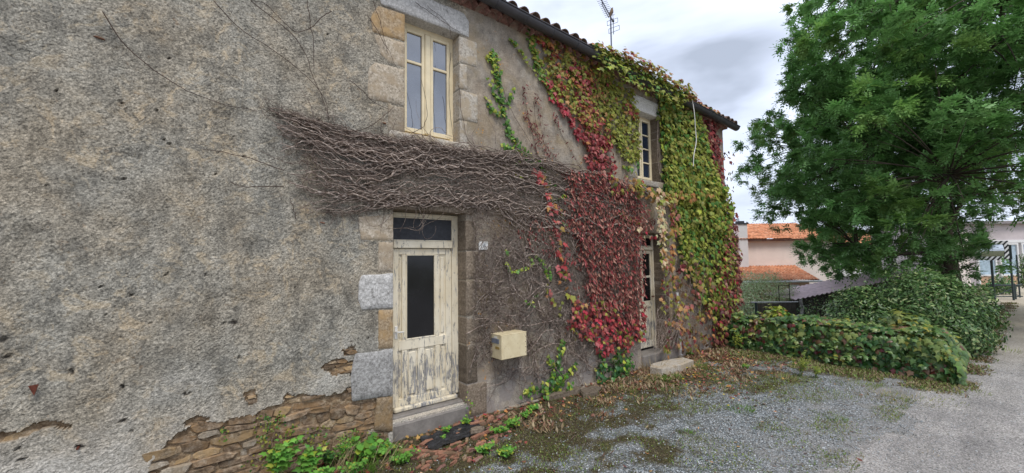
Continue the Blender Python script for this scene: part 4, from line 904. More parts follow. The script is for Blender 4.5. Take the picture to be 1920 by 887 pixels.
fill(L, [(1262, 470), (1310, 500), (1335, 590), (1340, 640), (1290, 660), (1255, 650), (1258, 560)], 130, [('brown', 3), ('orange', 3), ('olive', 3), ('pink', 1), ('dred', 2)], .10, 'maple', y=(-.08, -.28), clump=.34, seed=31.)
for k in range(60):
    u = R_.uniform(1250, 1330); v = R_.uniform(470, 560); strand(L, ST, [(u, v), (u+R_.gauss(0, 10), v+50), (u+R_.gauss(0, 18), v+R_.uniform(80, 130))], 1, [('brown', 1)], .07, 'maple', .02, R_.uniform(-.04, -.26), True, .003)
for k in range(40):
    P = [(R_.uniform(1225, 1270), R_.uniform(640, 670)), (R_.uniform(1230, 1300), R_.uniform(560, 620)), (R_.uniform(1250, 1330), R_.uniform(600, 680))]; strand(L, ST, P, 0, [('brown', 1)], .07, 'maple', .02, R_.uniform(-.15, -.4), True, .0022)
stems(ST, vp, 'stem', 4, 60); [setattr(o, 'matrix_parent_inverse', Matrix.Translation((-7.5, 0, 0))) for o in vp.children]
L.build(vp, 'leaf', 300)
# ---------------------------------------------------------------- dark red creeper on the far corner
vr = thing('red_corner_creeper', 'dark red creeper running down the far corner of the house', 'climbing plant', (9.8, 0, 0)); L = Leaves(); ST = []
fill(L, [(1300, 205), (1335, 220), (1345, 300), (1352, 380), (1345, 400), (1332, 330), (1318, 260)], 420, [('dred', 5), ('red', 3), ('dry', 2)], .10, 'maple', y=(-.04, -.14), clump=.34, seed=41., rag=.06)
fill(L, [(1335, 380), (1362, 390), (1375, 480), (1378, 600), (1365, 650), (1325, 650), (1335, 590), (1345, 480)], 420, [('dred', 5), ('dry', 5), ('brown', 2), ('olive', 1)], .085, 'maple', y=(-.05, -.22), clump=.2, seed=42., rag=.06)
for k in range(900):   # wraps the corner
    z = R_.uniform(0.05, 4.6); L.add((10.0+R_.uniform(.0, .18), R_.uniform(-.22, .5), z), (R_.gauss(.5, .5), -1, R_.gauss(.2, .5)), (R_.gauss(0, .5), 0, -1), .10*R_.uniform(.7, 1.2), pick([('dred', 5), ('dry', 4), ('brown', 2), ('olive', 1.2)]), 'maple') if R_.random() < (1.15 if z < 3.2 else .35) else None
for k in range(80):
    u = R_.uniform(1340, 1372); strand(L, ST, [(u-30, 400), (u-12, 480), (u, 560), (u+R_.gauss(0, 8), 645)], 0, gm, .1, 'maple', .05, R_.uniform(-.03, -.2), True, .0045)
stems(ST, vr, 'dark_twig', 4, 60); [setattr(o, 'matrix_parent_inverse', Matrix.Translation((-9.8, 0, 0))) for o in vr.children]
L.build(vr, 'dry_leaf', 300)
# ---------------------------------------------------------------- ivies at the foot of the wall and small sprigs
def ivy(name, label, paths, mats_, base, size=.06, fills=(), ind=220, kind='ivy', cat='ivy', dens=1.0, group=None):
    t = thing(name, label, cat, base, group); L = Leaves(); ST = []
    for P, n, wd in paths: strand(L, ST, P, int(n*dens), mats_, size, kind, wd, -.08, True, .004)
    for P, dn in fills: fill(L, P, dn, mats_, size, kind, y=(-.05, -.2), clump=.2, seed=base[0])
    stems(ST, t, 'stem'); inv = Matrix.Translation((-base[0], -base[1], -base[2]))
    for o in t.children: o.matrix_parent_inverse = inv
    L.build(t, 'gloss_leaf', ind)
ivy('ground_ivy', 'glossy green ivy with lime tips rising from wall foot right of the letterbox', [([(1040, 730), (1048, 700), (1050, 670), (1055, 645)], 60, .035), ([(1040, 720), (1065, 700), (1080, 682)], 40, .03), ([(1038, 700), (1032, 680), (1030, 665)], 24, .02), ([(1050, 735), (1010, 730), (985, 738)], 50, .05)], [('green', 5), ('lime', 3), ('dgreen', 2)], (3.9, -.05, 0), .058, [([(1015, 705), (1060, 700), (1062, 742), (1008, 748)], 420)])
ivy('ground_ivy', 'dark green ivy clump under the crimson leaves beside the far door jamb', [([(1155, 715), (1155, 680), (1160, 650)], 50, .06), ([(1125, 715), (1130, 690), (1128, 670)], 30, .05)], [('dgreen', 5), ('green', 2), ('lime', .6)], (5.6, -.05, 0), .07, [([(1142, 655), (1170, 652), (1172, 712), (1140, 715)], 420), ([(1110, 680), (1140, 680), (1140, 718), (1110, 718)], 160)])
ivy('ivy_sprig', 'short lime green ivy sprig curling above the letterbox', [([(950, 472), (952, 495), (958, 508), (975, 505), (998, 495)], 44, .014)], [('lime', 3), ('green', 3)], (3.45, -.05, 2.0), .045)
ivy('ivy_sprig', 'green ivy sprig beside the scarlet strand, level with fanlight', [([(1030, 378), (1045, 372), (1062, 366)], 22, .014)], [('lime', 2), ('green', 4)], (4.3, -.05, 2.6), .05)
ivy('ivy_sprig', 'thin green ivy sprig hanging right of the scarlet strand', [([(1052, 395), (1056, 415), (1064, 430)], 22, .016)], [('lime', 2), ('green', 4)], (4.5, -.05, 2.3), .045)
ivy('ivy_sprig', 'small green ivy sprig in the bare stems low above letterbox right side', [([(985, 560), (995, 572), (1000, 560), (1010, 548)], 22, .018)], [('lime', 2), ('green', 4)], (3.7, -.05, 1.5), .04)
ivy('ivy_sprig', 'yellow green sprig across the dried red mat above the far door', [([(1162, 400), (1172, 408), (1185, 412), (1198, 416)], 36, .03)], [('lime', 4), ('ygreen', 3)], (6.0, -.05, 2.6), .065)
ivy('ivy_sprig', 'green ivy trail at left edge of the bright crimson leaves', [([(995, 483), (1012, 487), (1022, 500), (1030, 520)], 40, .03)], [('green', 4), ('lime', 2)], (3.8, -.05, 2.0), .05)
ivy('ivy_sprig', 'ivy tuft rooted at the right foot of the first door step', [([(880, 778), (882, 760), (880, 745)], 22, .03)], [('green', 3), ('olive', 3)], (2.85, -.05, .1), .03)
# creeping plants on the exposed stones
def mat_plant(label, poly, dn, base):
    t = thing('wall_weed', label, 'plant', base); L = Leaves()
    fill(L, poly, dn, [('green', 3), ('olive', 5), ('ygreen', 2), ('dgreen', 2)], .024, 'broad', y=(-.03, -.10), clump=.3, seed=base[0]*7, rag=.05)
    ST = []; P = wp(poly)
    for k in range(14):
        a = R_.choice(P); b_ = R_.choice(P); c_ = (sum(p[0] for p in P)/len(P), sum(p[1] for p in P)/len(P)); ST.append((spline([(c_[0], -.03, c_[1]), ((a[0]+c_[0])/2, -.07, (a[1]+c_[1])/2+.02), (a[0]*.8+c_[0]*.2, -.05, a[1]*.8+c_[1]*.2)], 8), np.full(8, .0014)))
    V, Fq = tubes(ST, 3); o = obj('stem', mesh('stem', V, Fq, mat=MAT['stem']), t); o.matrix_parent_inverse = Matrix.Translation([-q for q in base])
    L.build(t, 'leaf', 200)
mat_plant('round cushion of tiny leaves growing from the exposed stones, largest one', [(478, 790), (495, 772), (530, 768), (560, 785), (552, 815), (530, 838), (500, 842), (478, 820)], 1500, (.85, 0, .2))
mat_plant('small leafed weed between exposed stones left of the large cushion', [(400, 802), (430, 795), (428, 822), (404, 828)], 800, (.5, 0, .25))
mat_plant('tiny leafed weed trailing on exposed stones right of the large cushion', [(575, 795), (610, 790), (612, 830), (580, 845), (565, 820)], 1000, (1.1, 0, .2))
mat_plant('yellowish small leafed weed under the rust coloured quoin', [(640, 805), (700, 800), (730, 820), (720, 845), (650, 840)], 1100, (1.5, 0, .1))
mat_plant('little weed low in the exposed stones beside the nettles', [(455, 845), (490, 838), (500, 870), (450, 872)], 700, (.6, 0, .05))
# ================================================================ THINGS ON THE HOUSE
mb = thing('letterbox', 'beige metal letterbox fixed to the wall right of the first door', 'letterbox', (3.10, 0, .76)); XB, YB, ZB = .42, -.29, .31
b = B(); b.box((.003, YB+.003, .0), (XB, -.045, ZB), .007); b.build('body', MAT['mailbox'], mb)
b = B(); b.box((-.006, YB-.004, .004), (.003, -.04, ZB-.004), .003); dd = b.build('door', MAT['mailbox'], mb)
b = B(); b.box((-.013, YB+.045, .20), (-.006, -.075, .262), .003); b.build('slot_flap', M_plain('flap_grey', (.16, .18, .22), .35, .5, .2, 20), dd)
b = B(); b.box((-.009, YB+.09, .268), (-.0065, -.13, .288)); b.build('paper_label', MAT['white'], dd)
b = B(); b.box((-.010, YB+.04, .128), (-.006, -.155, .162), .002); b.build('name_plate', M_plain('brass', (.33, .22, .06), .4, .5, .2, 30), dd)
b = B(); b.cyl((-.004, -.075, .165), (-.016, -.075, .165), .011); b.build('lock', MAT['rust'], dd)
b = B(); b.box((-.008, YB+.002, ZB-.002), (XB+.004, -.04, ZB+.008), .004); b.build('lid', MAT['mailbox'], mb)
b = B(); b.box((.03, -.05, -.05), (.05, .0, .25)); b.box((XB-.05, -.05, -.05), (XB-.03, .0, .25)); b.build('bracket', MAT['rust'], mb)
for z in (.05, .12, .19, .26):
    b = B(); b.cyl((XB-.02, YB+.004, z), (XB-.02, YB-.001, z), .005, n=6); b.build('rivet', MAT['rust'], mb)
# number plate
c = W(903, 461); npz = thing('number_plate', 'small weathered white house number tile between door and letterbox stems', 'house number', (float(c[0]), -.045, float(c[2])))
b = B(); b.box((-.072, -.006, -.055), (.072, .012, .055), .004); b.build('tile', M_stone('enamel_white', (.5, .5, .46), (.78, .78, .74), (.9, .9, .88), 30), npz)
cu = bpy.data.curves.new('digits', 'FONT'); cu.body = '4'; cu.size = .085; cu.extrude = .0008; cu.align_x = 'CENTER'; cu.align_y = 'CENTER'
to = bpy.data.objects.new('tmp', cu); COL.objects.link(to); dg = bpy.context.evaluated_depsgraph_get(); me = bpy.data.meshes.new_from_object(to.evaluated_get(dg)); bpy.data.objects.remove(to)
me.materials.clear(); me.materials.append(M_plain('faded_ink', (.30, .31, .32), .7, .2, .5, 60)); me.name = 'digit'; o = obj('digit', me, npz, (.012, -.0085, -.002)); o.rotation_euler = (math.pi/2, 0, 0)
# rusty hook and rust stub, brick chip
for (u, v, lb, nm) in ((65, 727, 'rusty iron hook sticking out of the render at far left', 'wall_hook'), (148, 837, 'rusty iron stub low on the render at left', 'iron_stub')):
    c = W(u, v); t = thing(nm, lb, 'iron fitting', (float(c[0]), YF, float(c[2]))); b = B(); b.cyl((0, .02, 0), (0, -.035, .0), .009, .008)
    if nm == 'wall_hook': b.add([(-.022, -.03, .03), (.03, -.034, .034), (.012, -.04, -.045), (-.022, -.025, .028), (.03, -.028, .03), (.012, -.032, -.045)], [(0, 1, 2), (3, 5, 4), (0, 3, 4, 1), (1, 4, 5, 2), (2, 5, 3, 0)])
    b.build('shank', MAT['rust'], t)
for (u, v, w_, m_, lb) in ((187, 74, .075, 'broken', 'orange brick chip bedded in the render near the top left'), (603, 418, .06, 'broken', 'orange tile chip in the render left of the door lintel'), (719, 232, .05, 'broken', 'orange chip beside the lowest left window quoin'), (702, 350, .12, 'pale_granite', 'pale square stone bedded in the render above the first door')):
    c = W(u, v); h = w_*.3 if m_ == 'broken' else w_*.7; t = slab('wall_chip', [(c[0]-w_/2, c[2]+h*.2), (c[0]-w_*.2, c[2]+h*.55), (c[0]+w_*.4, c[2]+h*.2), (c[0]+w_/2, c[2]-h*.4), (c[0], c[2]-h*.5)] if m_ == 'broken' else [(c[0]-w_/2, c[2]-h/2), (c[0]-w_/2, c[2]+h/2), (c[0]+w_/2, c[2]+h/2), (c[0]+w_*.4, c[2]-h/2)], YF-.014, .02, m_, None, rnd_=.006)
    t['label'] = lb; t['category'] = 'stone chip'
# hanging cable and drain pipe
P = spline([(8.02, -.34, 5.33), (8.05, -.36, 5.05), (8.13, -.33, 4.7), (8.14, -.33, 4.45), (8.04, -.32, 4.15), (8.02, -.31, 3.92)], 30); V, Fq = tubes([(P, .009)], 6); obj('hanging_cable', mesh('hanging_cable', V, Fq, smooth=True, mat=MAT['white']), label='loose white cable dangling over the green creeper from the gutter', cat='cable')
V, Fq = tubes([(np.array([(7.56, -.12, 1.35), (7.56, -.12, .9), (7.58, -.12, .5), (7.60, -.13, .12)]), .028)], 8); obj('drain_pipe', mesh('drain_pipe', V, Fq, smooth=True, mat=MAT['white']), label='short white drain pipe low on the wall right of far door', cat='pipe')
# television aerial on the roof
A = np.array((7.80, 1.5, 7.93)); an = thing('tv_aerial', 'television aerial on a thin mast above the roof', 'aerial', (7.80, 1.5, 6.0))
def loc(p): return np.array(p)-np.array((7.80, 1.5, 6.0))
b = B(); b.cyl(loc((7.795, 1.5, 6.0)), loc(A+(0, 0, .02)), .018); b.build('mast', MAT['metal'], an)
hd = W(1120, -14, 1.5)-A; bd = nz((hd[0], 0, hd[2])); bl = np.linalg.norm(hd)
el = nz(W(1143, 2, 1.5)-W(1121, 8.5, 1.5)); nb_ = nz(np.cross(el, bd))
b = B(); s0 = A-bd*.10; b.cyl(loc(s0), loc(A+bd*bl), .014); b.cyl(loc(A-nb_*.05+bd*.0), loc(A-nb_*.045+bd*bl*.55), .010); b.cyl(loc(A+bd*bl*.62), loc(A-nb_*.045+bd*bl*.55), .010); b.build('boom', MAT['metal'], an)
for k in range(14):
    p = A+bd*(bl*(k+.5)/14); h = .20-.002*k; b = B(); b.cyl(loc(p-el*h), loc(p+el*h), .0055, n=5); b.build('element', MAT['metal'], an)
for s_, q in ((-1, .07), (1, .07)):
    c0 = A-bd*.13+nb_*s_*.02+np.array((0, 0, -.05 if s_ < 0 else -.26)); b = B()
    up_ = np.array((0, 0, 1.)); 
    for dz in (0, .11): b.cyl(loc(c0+up_*dz-el*.24), loc(c0+up_*dz+el*.24), .006, n=5)
    for e_ in (-.24, .24): b.cyl(loc(c0+el*e_), loc(c0+el*e_+up_*.11), .006, n=5)
    b.build('reflector', MAT['metal'], an)
b = B(); c0 = A-bd*.13; b.cyl(loc(c0+(0, 0, .10)), loc(c0+(0, 0, -.32)), .009); b.build('reflector_post', MAT['metal'], an)
b = B(); c0 = A+np.array((.05, -.03, -.10)); b.box(loc(c0-(.035, .02, .03)), loc(c0+(.035, .02, .03)), .01); b.build('junction_box', MAT['plastic'], an)
# bird: one skinned body
bp = thing('perched_bird', 'small brown bird perched on the television aerial', 'bird', tuple(A+np.array((.06, -.02, .02))))
me = bpy.data.meshes.new('body'); VB = [(0, 0, .075), (-.035, 0, .055), (.03, 0, .10), (.048, 0, .128), (.062, 0, .148), (-.075, 0, .03), (-.115, 0, .008)]; me.from_pydata([Vector(v) for v in VB], [(0, 1), (0, 2), (2, 3), (3, 4), (1, 5), (5, 6)], [])
o = obj('tmpbird', me); sk = o.modifiers.new('s', 'SKIN'); o.modifiers.new('d', 'SUBSURF').levels = 2
for v, r in zip(me.skin_vertices[0].data, [(.034, .036), (.030, .030), (.028, .030), (.020, .022), (.021, .022), (.014, .010), (.014, .004)]): v.radius = r
me.skin_vertices[0].data[0].use_root = True
dg = bpy.context.evaluated_depsgraph_get(); m2 = bpy.data.meshes.new_from_object(o.evaluated_get(dg)); bpy.data.objects.remove(o); m2.name = 'body'; m2.materials.clear(); m2.materials.append(M_plain('bird_brown', (.17, .12, .075), .8, .2, .4, 60)); m2.polygons.foreach_set('use_smooth', np.ones(len(m2.polygons), bool)); obj('body', m2, bp)
b = B(); b.cyl((.08, 0, .150), (.105, 0, .143), .006, .001, 6); b.build('beak', MAT['rust'], bp)
for s_ in (-.012, .012):
    b = B(); b.cyl((0, s_, .05), (.0, s_, .0), .003, n=5); b.cyl((0, s_, .0), (.02, s_, -.002), .002, n=4); b.build('leg', MAT['rust'], bp)
    b = B(); b.add([(.02, s_*2.5, .09), (-.03, s_*3, .075), (-.085, s_*1.8, .03), (-.02, s_*2.6, .045), (-.02, s_*3.4, .065)], [(0, 1, 4), (1, 2, 4), (2, 3, 4), (3, 0, 4)]); b.build('wing', MAT['twig'], bp)
bp.rotation_euler = (0, -.5, 0); bp.scale = (1.3,)*3
# ================================================================ GARDEN WALL, its creeper, bushes
gw = thing('garden_wall', 'low garden wall running out from the far corner of the house', 'wall', (9.9, -1.9, 0))
r3 = random.Random(12)
for row in range(5):
    y = -3.62+(.1 if row % 2 else 0)
    while y < -.05:
        L_ = r3.uniform(.22, .42); y1 = min(y+L_, -.02); b = B(); x0 = -.16+r3.uniform(-.012, .012); b.box((x0, y+1.9+.006, row*.115+r3.uniform(0, .004)), (.16, y1+1.9-.006, row*.115+.108), .014); b.build('stone', MAT[r3.choice(('schist', 'taupe_stone', 'warm_granite'))], gw); y = y1
b = B(); b.box((-.14, -1.70, -.1), (.14, 1.88, .57)); b.build('core', MAT['taupe_stone'], gw)
PAL['hedge'] = [(.09, .17, .045), (.12, .20, .05), (.06, .12, .032)]; PAL['hedge2'] = [(.20, .26, .07), (.24, .29, .09), (.16, .23, .06)]
gc = thing('wall_creeper', 'broad leafed creeper with green and dark red leaves smothering low garden wall', 'climbing plant', (9.7, -1.9, 0)); L = Leaves()
HT = fbm(np.arange(-4, .1, .02)*2., np.full(205, 3.))
NT = fbm(*np.meshgrid(np.arange(-4, .1, .05)*2.2, np.arange(0, 1.2, .05)*4.), 7.)
for k in range(6500):
    y = R_.uniform(-3.75, .0); f = R_.random(); hh = (.56+.16*HT[int((y+4)*50)]+.05*math.sin(y*3))*min(1, (y+3.95)/.45)
    if f < .60: x = 9.72-R_.uniform(.02, .26)-.10*max(0, (-2.2-y)); z = R_.uniform(.02, hh); n = (-1, R_.gauss(-.2, .4), R_.gauss(.45, .4))
    else: x = R_.uniform(9.55, 10.15); z = hh+R_.uniform(-.04, .13); n = (R_.gauss(-.4, .4), R_.gauss(-.1, .4), 1)
    if y < -3.55: n = (-.6, -1, .5); 
    nn = NT[int(z/.05), int((y+4)/.05)]; g = z/hh
    md = [('hedge', 7), ('dgreen', 4), ('dred', 1.1 if g < .5 else .4), ('brown', 1.5)] if nn < .48 or g < .5 else ([('hedge', 6), ('hedge2', 3), ('olive', 1), ('brown', .6)] if y < -.9 else [('hedge', 5), ('dred', 2), ('olive', 2), ('brown', 2)])
    L.add((x, y, z), n, (R_.gauss(0, .4)-.2, R_.gauss(0, .5), -1), R_.uniform(.075, .125), pick(md), 'maple')
for k in range(95):   # shoots above the hedge line and trailing over the gravel side
    y = R_.uniform(-3.6, -.1); p_ = np.array((R_.uniform(9.5, 10.1), y, .66+.08*HT[int((y+4)*50)])); dd = nz((R_.gauss(-.3, .5), R_.gauss(0, .5), R_.uniform(.3, 1))); h_ = R_.uniform(.08, .22)
    if R_.random() < .4: p_ = np.array((9.48, y, R_.uniform(.05, .5))); dd = nz((-1, R_.gauss(0, .5), R_.uniform(-.6, .2)))
    for i_ in range(5): q_ = p_+dd*h_*i_/4-np.array((0, 0, .03*(i_/4)**2)); L.add(tuple(q_), (R_.gauss(-.4, .4), -.3, 1), tuple(dd+rng.normal(size=3)*.5-np.array((0, 0, .4))), R_.uniform(.05, .10), pick([('hedge', 5), ('hedge2', 4), ('olive', 1)]), 'maple')
ST = []
for k in range(60):
    y = R_.uniform(-3.6, -.1); ST.append((spline([(9.68-R_.random()*.2, y, 0), (9.6-R_.random()*.1, y+R_.gauss(0, .1), .3), (9.72, y+R_.gauss(0, .2), .62)], 8)-np.array((0, 0, 0)), np.full(8, .005)))
stems(ST, gc, 'dark_twig', 4, 30)
for o in gc.children: o.matrix_parent_inverse = Matrix.Translation((-9.7, 1.9, 0))
L.build(gc, 'gloss_leaf', 300)
def mound(name, label, c, r, n, mats_, size, kind='maple', mat='leaf', parts=60, cat='bush', upright=False, stems_=16, lump=.35, ind_name='leaf'):
    """a bush: stems from the root and leaves through an uneven volume"""
    c = np.array(c, float); r = np.array(r, float); base = (float(c[0]), float(c[1]), gzf(c[0], c[1])); t = thing(name, label, cat, base); L = Leaves(); sd = c[0]*3.1+c[1]
    m = int(n*2.4); D = rng.normal(size=(m, 3)); D /= np.linalg.norm(D, axis=1)[:, None]
    f = fbm(D[:, 0]*2.3+sd, D[:, 1]*2.3, D[:, 2]*2.3, 3); rad = (1-lump+lump*2*f)*(1-.42*rng.random(m)**1.7); Q = c+D*r*rad[:, None]
    ok = (D[:, 2] > -.75) & (Q[:, 2] > gz(Q[:, 0], Q[:, 1])+.02); D = D[ok][:n]; Q = Q[ok][:n]; Q = Q+D*(.04*np.sin(Q[:, 0]*31+Q[:, 1]*17))[:, None]
    NN = D+np.array((0, 0, .5))+rng.normal(size=D.shape)*.45; TT = (D*.7+np.array((0, 0, .9)) if upright else D*.2-np.array((0, 0, .8)))+rng.normal(size=D.shape)*.45
    if n > 1500:
        for q in range(n//110):    # stray shoots standing out of the outline
            k_ = rng.integers(0, len(Q)); hgt = R_.uniform(.10, .30); dd = nz(D[k_]*.5+np.array((R_.gauss(0, .25), R_.gauss(0, .25), 1)))
            if D[k_][2] < .1: continue
            p0_ = c+D[k_]*r*.92*rad[ok][:n][k_]
            for i_ in range(9): L.add(tuple(p0_+dd*hgt*i_/8), (R_.gauss(0, .6), R_.gauss(0, .6)-.3, .7), tuple(dd+rng.normal(size=3)*.6), size*R_.uniform(.6, 1.0), pick(mats_), kind)
    for q_, n_, t_ in zip(Q, NN, TT): L.add(tuple(q_), tuple(n_), tuple(t_), size*R_.uniform(.65, 1.25), pick(mats_), kind)
    ST = []
    for q in range(stems_):
        d = nz(rng.normal(size=3)); d[2] = abs(d[2])+.3; e = c+nz(d)*r*.8; ST.append((spline([base, (np.array(base)+e)/2+rng.normal(size=3)*.08*r, e], 10), np.linspace(.018, .005, 10)))
    stems(ST, t, 'bark', 5, 8, name='branch', mass='twigs')
    for o in t.children: o.matrix_parent_inverse = Matrix.Translation([-q for q in base])
    L.build(t, mat, parts, name=ind_name, mass='foliage'); return t
lau = [('laurel', 5), ('laurel2', 4), ('laurel3', 1.6)]
PAL['laurel'] = [(.065, .14, .035), (.085, .17, .045)]; PAL['laurel2'] = [(.14, .23, .08), (.045, .09, .028)]; PAL['laurel3'] = [(.27, .36, .13), (.34, .40, .17)]
mound('laurel_bush', 'large dark green laurel bush between garden wall end and the road', (12.35, -3.10, .72), (1.3, .95, 1.02), 13500, lau, .084, 'oval', 'gloss_leaf', 200, upright=True, lump=.3)
mound('laurel_bush', 'laurel bush behind the middle of the low garden wall', (11.7, -2.15, .45), (.95, .75, .88), 7500, lau, .08, 'oval', 'gloss_leaf', 120, upright=True, lump=.35)
mound('creeper_mound', 'lime topped mound of creeper rising over the road end of the garden wall', (10.2, -3.0, .62), (.36, .34, .42), 420, [('ygreen', 2), ('hedge2', 6), ('hedge', 4), ('olive', 1)], .12, 'maple', 'leaf', 200, lump=.3, stems_=5)
mound('creeper_mound', 'rounded yellow green creeper clump in front of the ruined shed', (11.6, -.45, .35), (.34, .34, .45), 380, [('ygreen', 4), ('green', 4), ('lime', 2), ('orange', 1)], .11, 'maple', 'leaf', 200, lump=.3, stems_=5)
mound('shrub', 'small leafed green shrub tucked behind the wall beside the fence', (11.3, .35, .0), (.5, .5, .5), 900, lau, .05, 'oval', 'gloss_leaf', 60)
mound('shrub', 'dark low foliage behind the fence panel', (13.6, .6, -.6), (1.2, .8, .9), 1800, [('laurel', 3), ('dgreen', 3), ('green', 1)], .07, 'oval', 'gloss_leaf', 60)
mound('shrub', 'feathery green foliage against the left edge of the corrugated shed', (14.2, -.55, .1), (.6, .6, .75), 900, lau, .07, 'oval', 'gloss_leaf', 60)
# feathery pale shrub by the pink house
fc = at(1428, 574, 15.0); PAL['feath'] = [(.44, .56, .28), (.52, .62, .34), (.34, .46, .2), (.58, .62, .40)]
mound('feathery_shrub', 'pale green feathery shrub in front of pink house', fc, (1.35, 1.2, 1.35), 11000, [('feath', 1)], .075, 'oval', 'leaf', 60, upright=True, lump=.28)
# wire fence and board panel
def gp(x, y, z=0): return np.array((x, y, gzf(x, y)+z))
p0, p1, p2 = np.array((12.2, 1.5)), np.array((13.05, .62)), np.array((13.95, -.1))
fe = thing('wire_fence', 'wire mesh fence between posts in front of the feathery shrub', 'fence', (12.2, 1.5, gzf(12.2, 1.5)))
inv = Matrix.Translation(-fe.location); TZ = .66
for p in (p0, (p0+p1)/2, p1):
    b = B(); b.box((p[0]-.03, p[1]-.03, gzf(*p)), (p[0]+.03, p[1]+.03, TZ+.03)); o = b.build('post', MAT['post'], fe); o.matrix_parent_inverse = inv
WP = []
for k in range(9):
    z = TZ-k*.14; WP.append((np.array([(p0[0], p0[1], z), (p1[0], p1[1], z)]), .005))
for k in range(16):
    q = p0+(p1-p0)*k/15; WP.append((np.array([(q[0], q[1], TZ), (q[0], q[1], TZ-1.15)]), .004))
for w__ in WP:
    V, Fq = tubes([w__], 4); o = obj('wire', mesh('wire', V, Fq, mat=MAT['post']), fe); o.matrix_parent_inverse = inv
fp = thing('board_fence', 'dark weathered board fence panel with a pale cap left of the shed', 'fence', (13.05, .6, gzf(13.05, .6))); inv = Matrix.Translation(-fp.location); n = 9
for k in range(n):
    a = p1+(p2-p1)*(k+.04)/n; c = p1+(p2-p1)*(k+.96)/n; t_ = nz(np.array([*(p2-p1), 0])); nn = np.array((-t_[1], t_[0], 0))*.012; b = B(); V = []
    for z in (gzf(*a), TZ+.0):
        for p in (a, c): V += [(p[0]-nn[0], p[1]-nn[1], z), (p[0]+nn[0], p[1]+nn[1], z)]
    b.add(V, [(0, 1, 3, 2), (4, 6, 7, 5), (0, 2, 6, 4), (1, 5, 7, 3), (0, 4, 5, 1), (2, 3, 7, 6)]); o = b.build('board', M_plain('dark_board', (.045, .04, .032), .9, .2, .4, 9) if 'db' not in MAT else MAT['db'], fp); MAT['db'] = o.data.materials[0]; o.matrix_parent_inverse = inv
V, Fq = tubes([(np.array([(p1[0]-.1, p1[1]+.1, TZ+.03), (p2[0]+.05, p2[1]-.05, TZ+.03)]), .022)], 6); o = obj('cap_rail', mesh('cap_rail', V, Fq, mat=M_plain('galvanised', (.3, .31, .32), .5, .4, .2, 12)), fp); o.matrix_parent_inverse = inv
# ruined shed with a pinkish corrugated roof
A0, A1 = at(1488, 562, 13.6), at(1725, 514, 13.2); up3 = at(1530, 545, 15.8)-at(1488, 562, 13.6)
sh = thing('garden_shed', 'low open shed with faded pink corrugated roof behind the laurels', 'shed', (float(A0[0]), float(A0[1]), gzf(A0[0], A0[1]))); inv = Matrix.Translation(-sh.location)
bk = nz(np.cross(np.array((0, 0, 1.)), A1-A0)); bk = bk if bk[1] > 0 else -bk; n = 120; V = []; Fc = []
for k in range(n+1):
    t = k/n; w__ = .022*math.cos(t*math.pi*2*26)
    for q, (dd_, dz) in enumerate(((0, 0), (1.1, .0), (2.2, .0))):
        p = A0+(A1-A0)*t+bk*dd_+np.array((0, 0, dz+w__)); V += [p, p-np.array((0, 0, .012))]
for k in range(n):
    for q in (0, 1):
        a = k*6+q*2; Fc += [(a, a+2, a+8, a+6), (a+1, a+7, a+9, a+3)]
    Fc.append((k*6, k*6+6, k*6+7, k*6+1))
o = obj('roof_sheet', mesh('roof_sheet', np.array(V), Fc, mat=M_plain('faded_pink_sheet', (.60, .47, .49), .75, .25, .25, 3)), sh); o.matrix_parent_inverse = inv
zb = gzf(A0[0], A0[1])-.3; L_ = np.linalg.norm((A1-A0)[:2])
for k in range(22):
    t = (k+.5)/22; p = A0+(A1-A0)*t+bk*.35; tp = p[2]-.08+.03*R_.random(); d = (A1-A0)/22*.47; b = B(); q = bk*.012
    b.add([p-d-q-(0, 0, p[2]-zb), p+d-q-(0, 0, p[2]-zb), p+d-q+(0, 0, tp-p[2]), p-d-q+(0, 0, tp-p[2]), p-d+q-(0, 0, p[2]-zb), p+d+q-(0, 0, p[2]-zb), p+d+q+(0, 0, tp-p[2]), p-d+q+(0, 0, tp-p[2])], [(0, 1, 2, 3), (5, 4, 7, 6), (0, 3, 7, 4), (1, 5, 6, 2), (3, 2, 6, 7)])
    o = b.build('board', MAT['db'], sh); o.matrix_parent_inverse = inv
for t in (.01, .33, .66, .98):
    p = A0+(A1-A0)*t+bk*.08; b = B(); b.cyl((p[0], p[1], zb), (p[0], p[1], p[2]-.02), .05); o = b.build('post', MAT['bark'], sh); o.matrix_parent_inverse = inv
p = A0+(A1-A0)*.05-bk*.05; V, Fq = tubes([(spline([p+(0, 0, -.05), p+(.05, 0, -.35), p+(-.03, 0, -.6), p+(.12, -.05, -.95)], 12), np.linspace(.05, .03, 12)), (spline([p+(.2, 0, -.25), p+(.1, 0, -.5), p+(.3, -.05, -.8)], 8), .03)], 6); o = obj('rag_bundle', mesh('rag_bundle', V, Fq, smooth=True, mat=M_plain('grey_rag', (.30, .28, .27), .95, .1, .4, 20)), sh); o.matrix_parent_inverse = inv
# slim metal frame standing by the shrub
fr = at(1462, 578, 13.2); q = at(1482, 578, 13.2); t = thing('metal_frame', 'thin grey metal frame standing by the feathery shrub', 'frame', (float(fr[0]), float(fr[1]), gzf(fr[0], fr[1]))); b = B()
o_ = np.array(t.location[:]); zt_ = float(at(1462, 536, 13.2)[2]); b.cyl((0, 0, 0), (0, 0, zt_-o_[2]), .012, n=6); dq = q-fr; b.cyl((dq[0], dq[1], 0), (dq[0], dq[1], zt_-o_[2]+.06), .012, n=6)
for z in (.0, .3, .55): b.cyl((0, 0, zt_-o_[2]-z), (dq[0], dq[1], zt_-o_[2]-z), .010, n=6)
b.build('frame', MAT['db'], t)
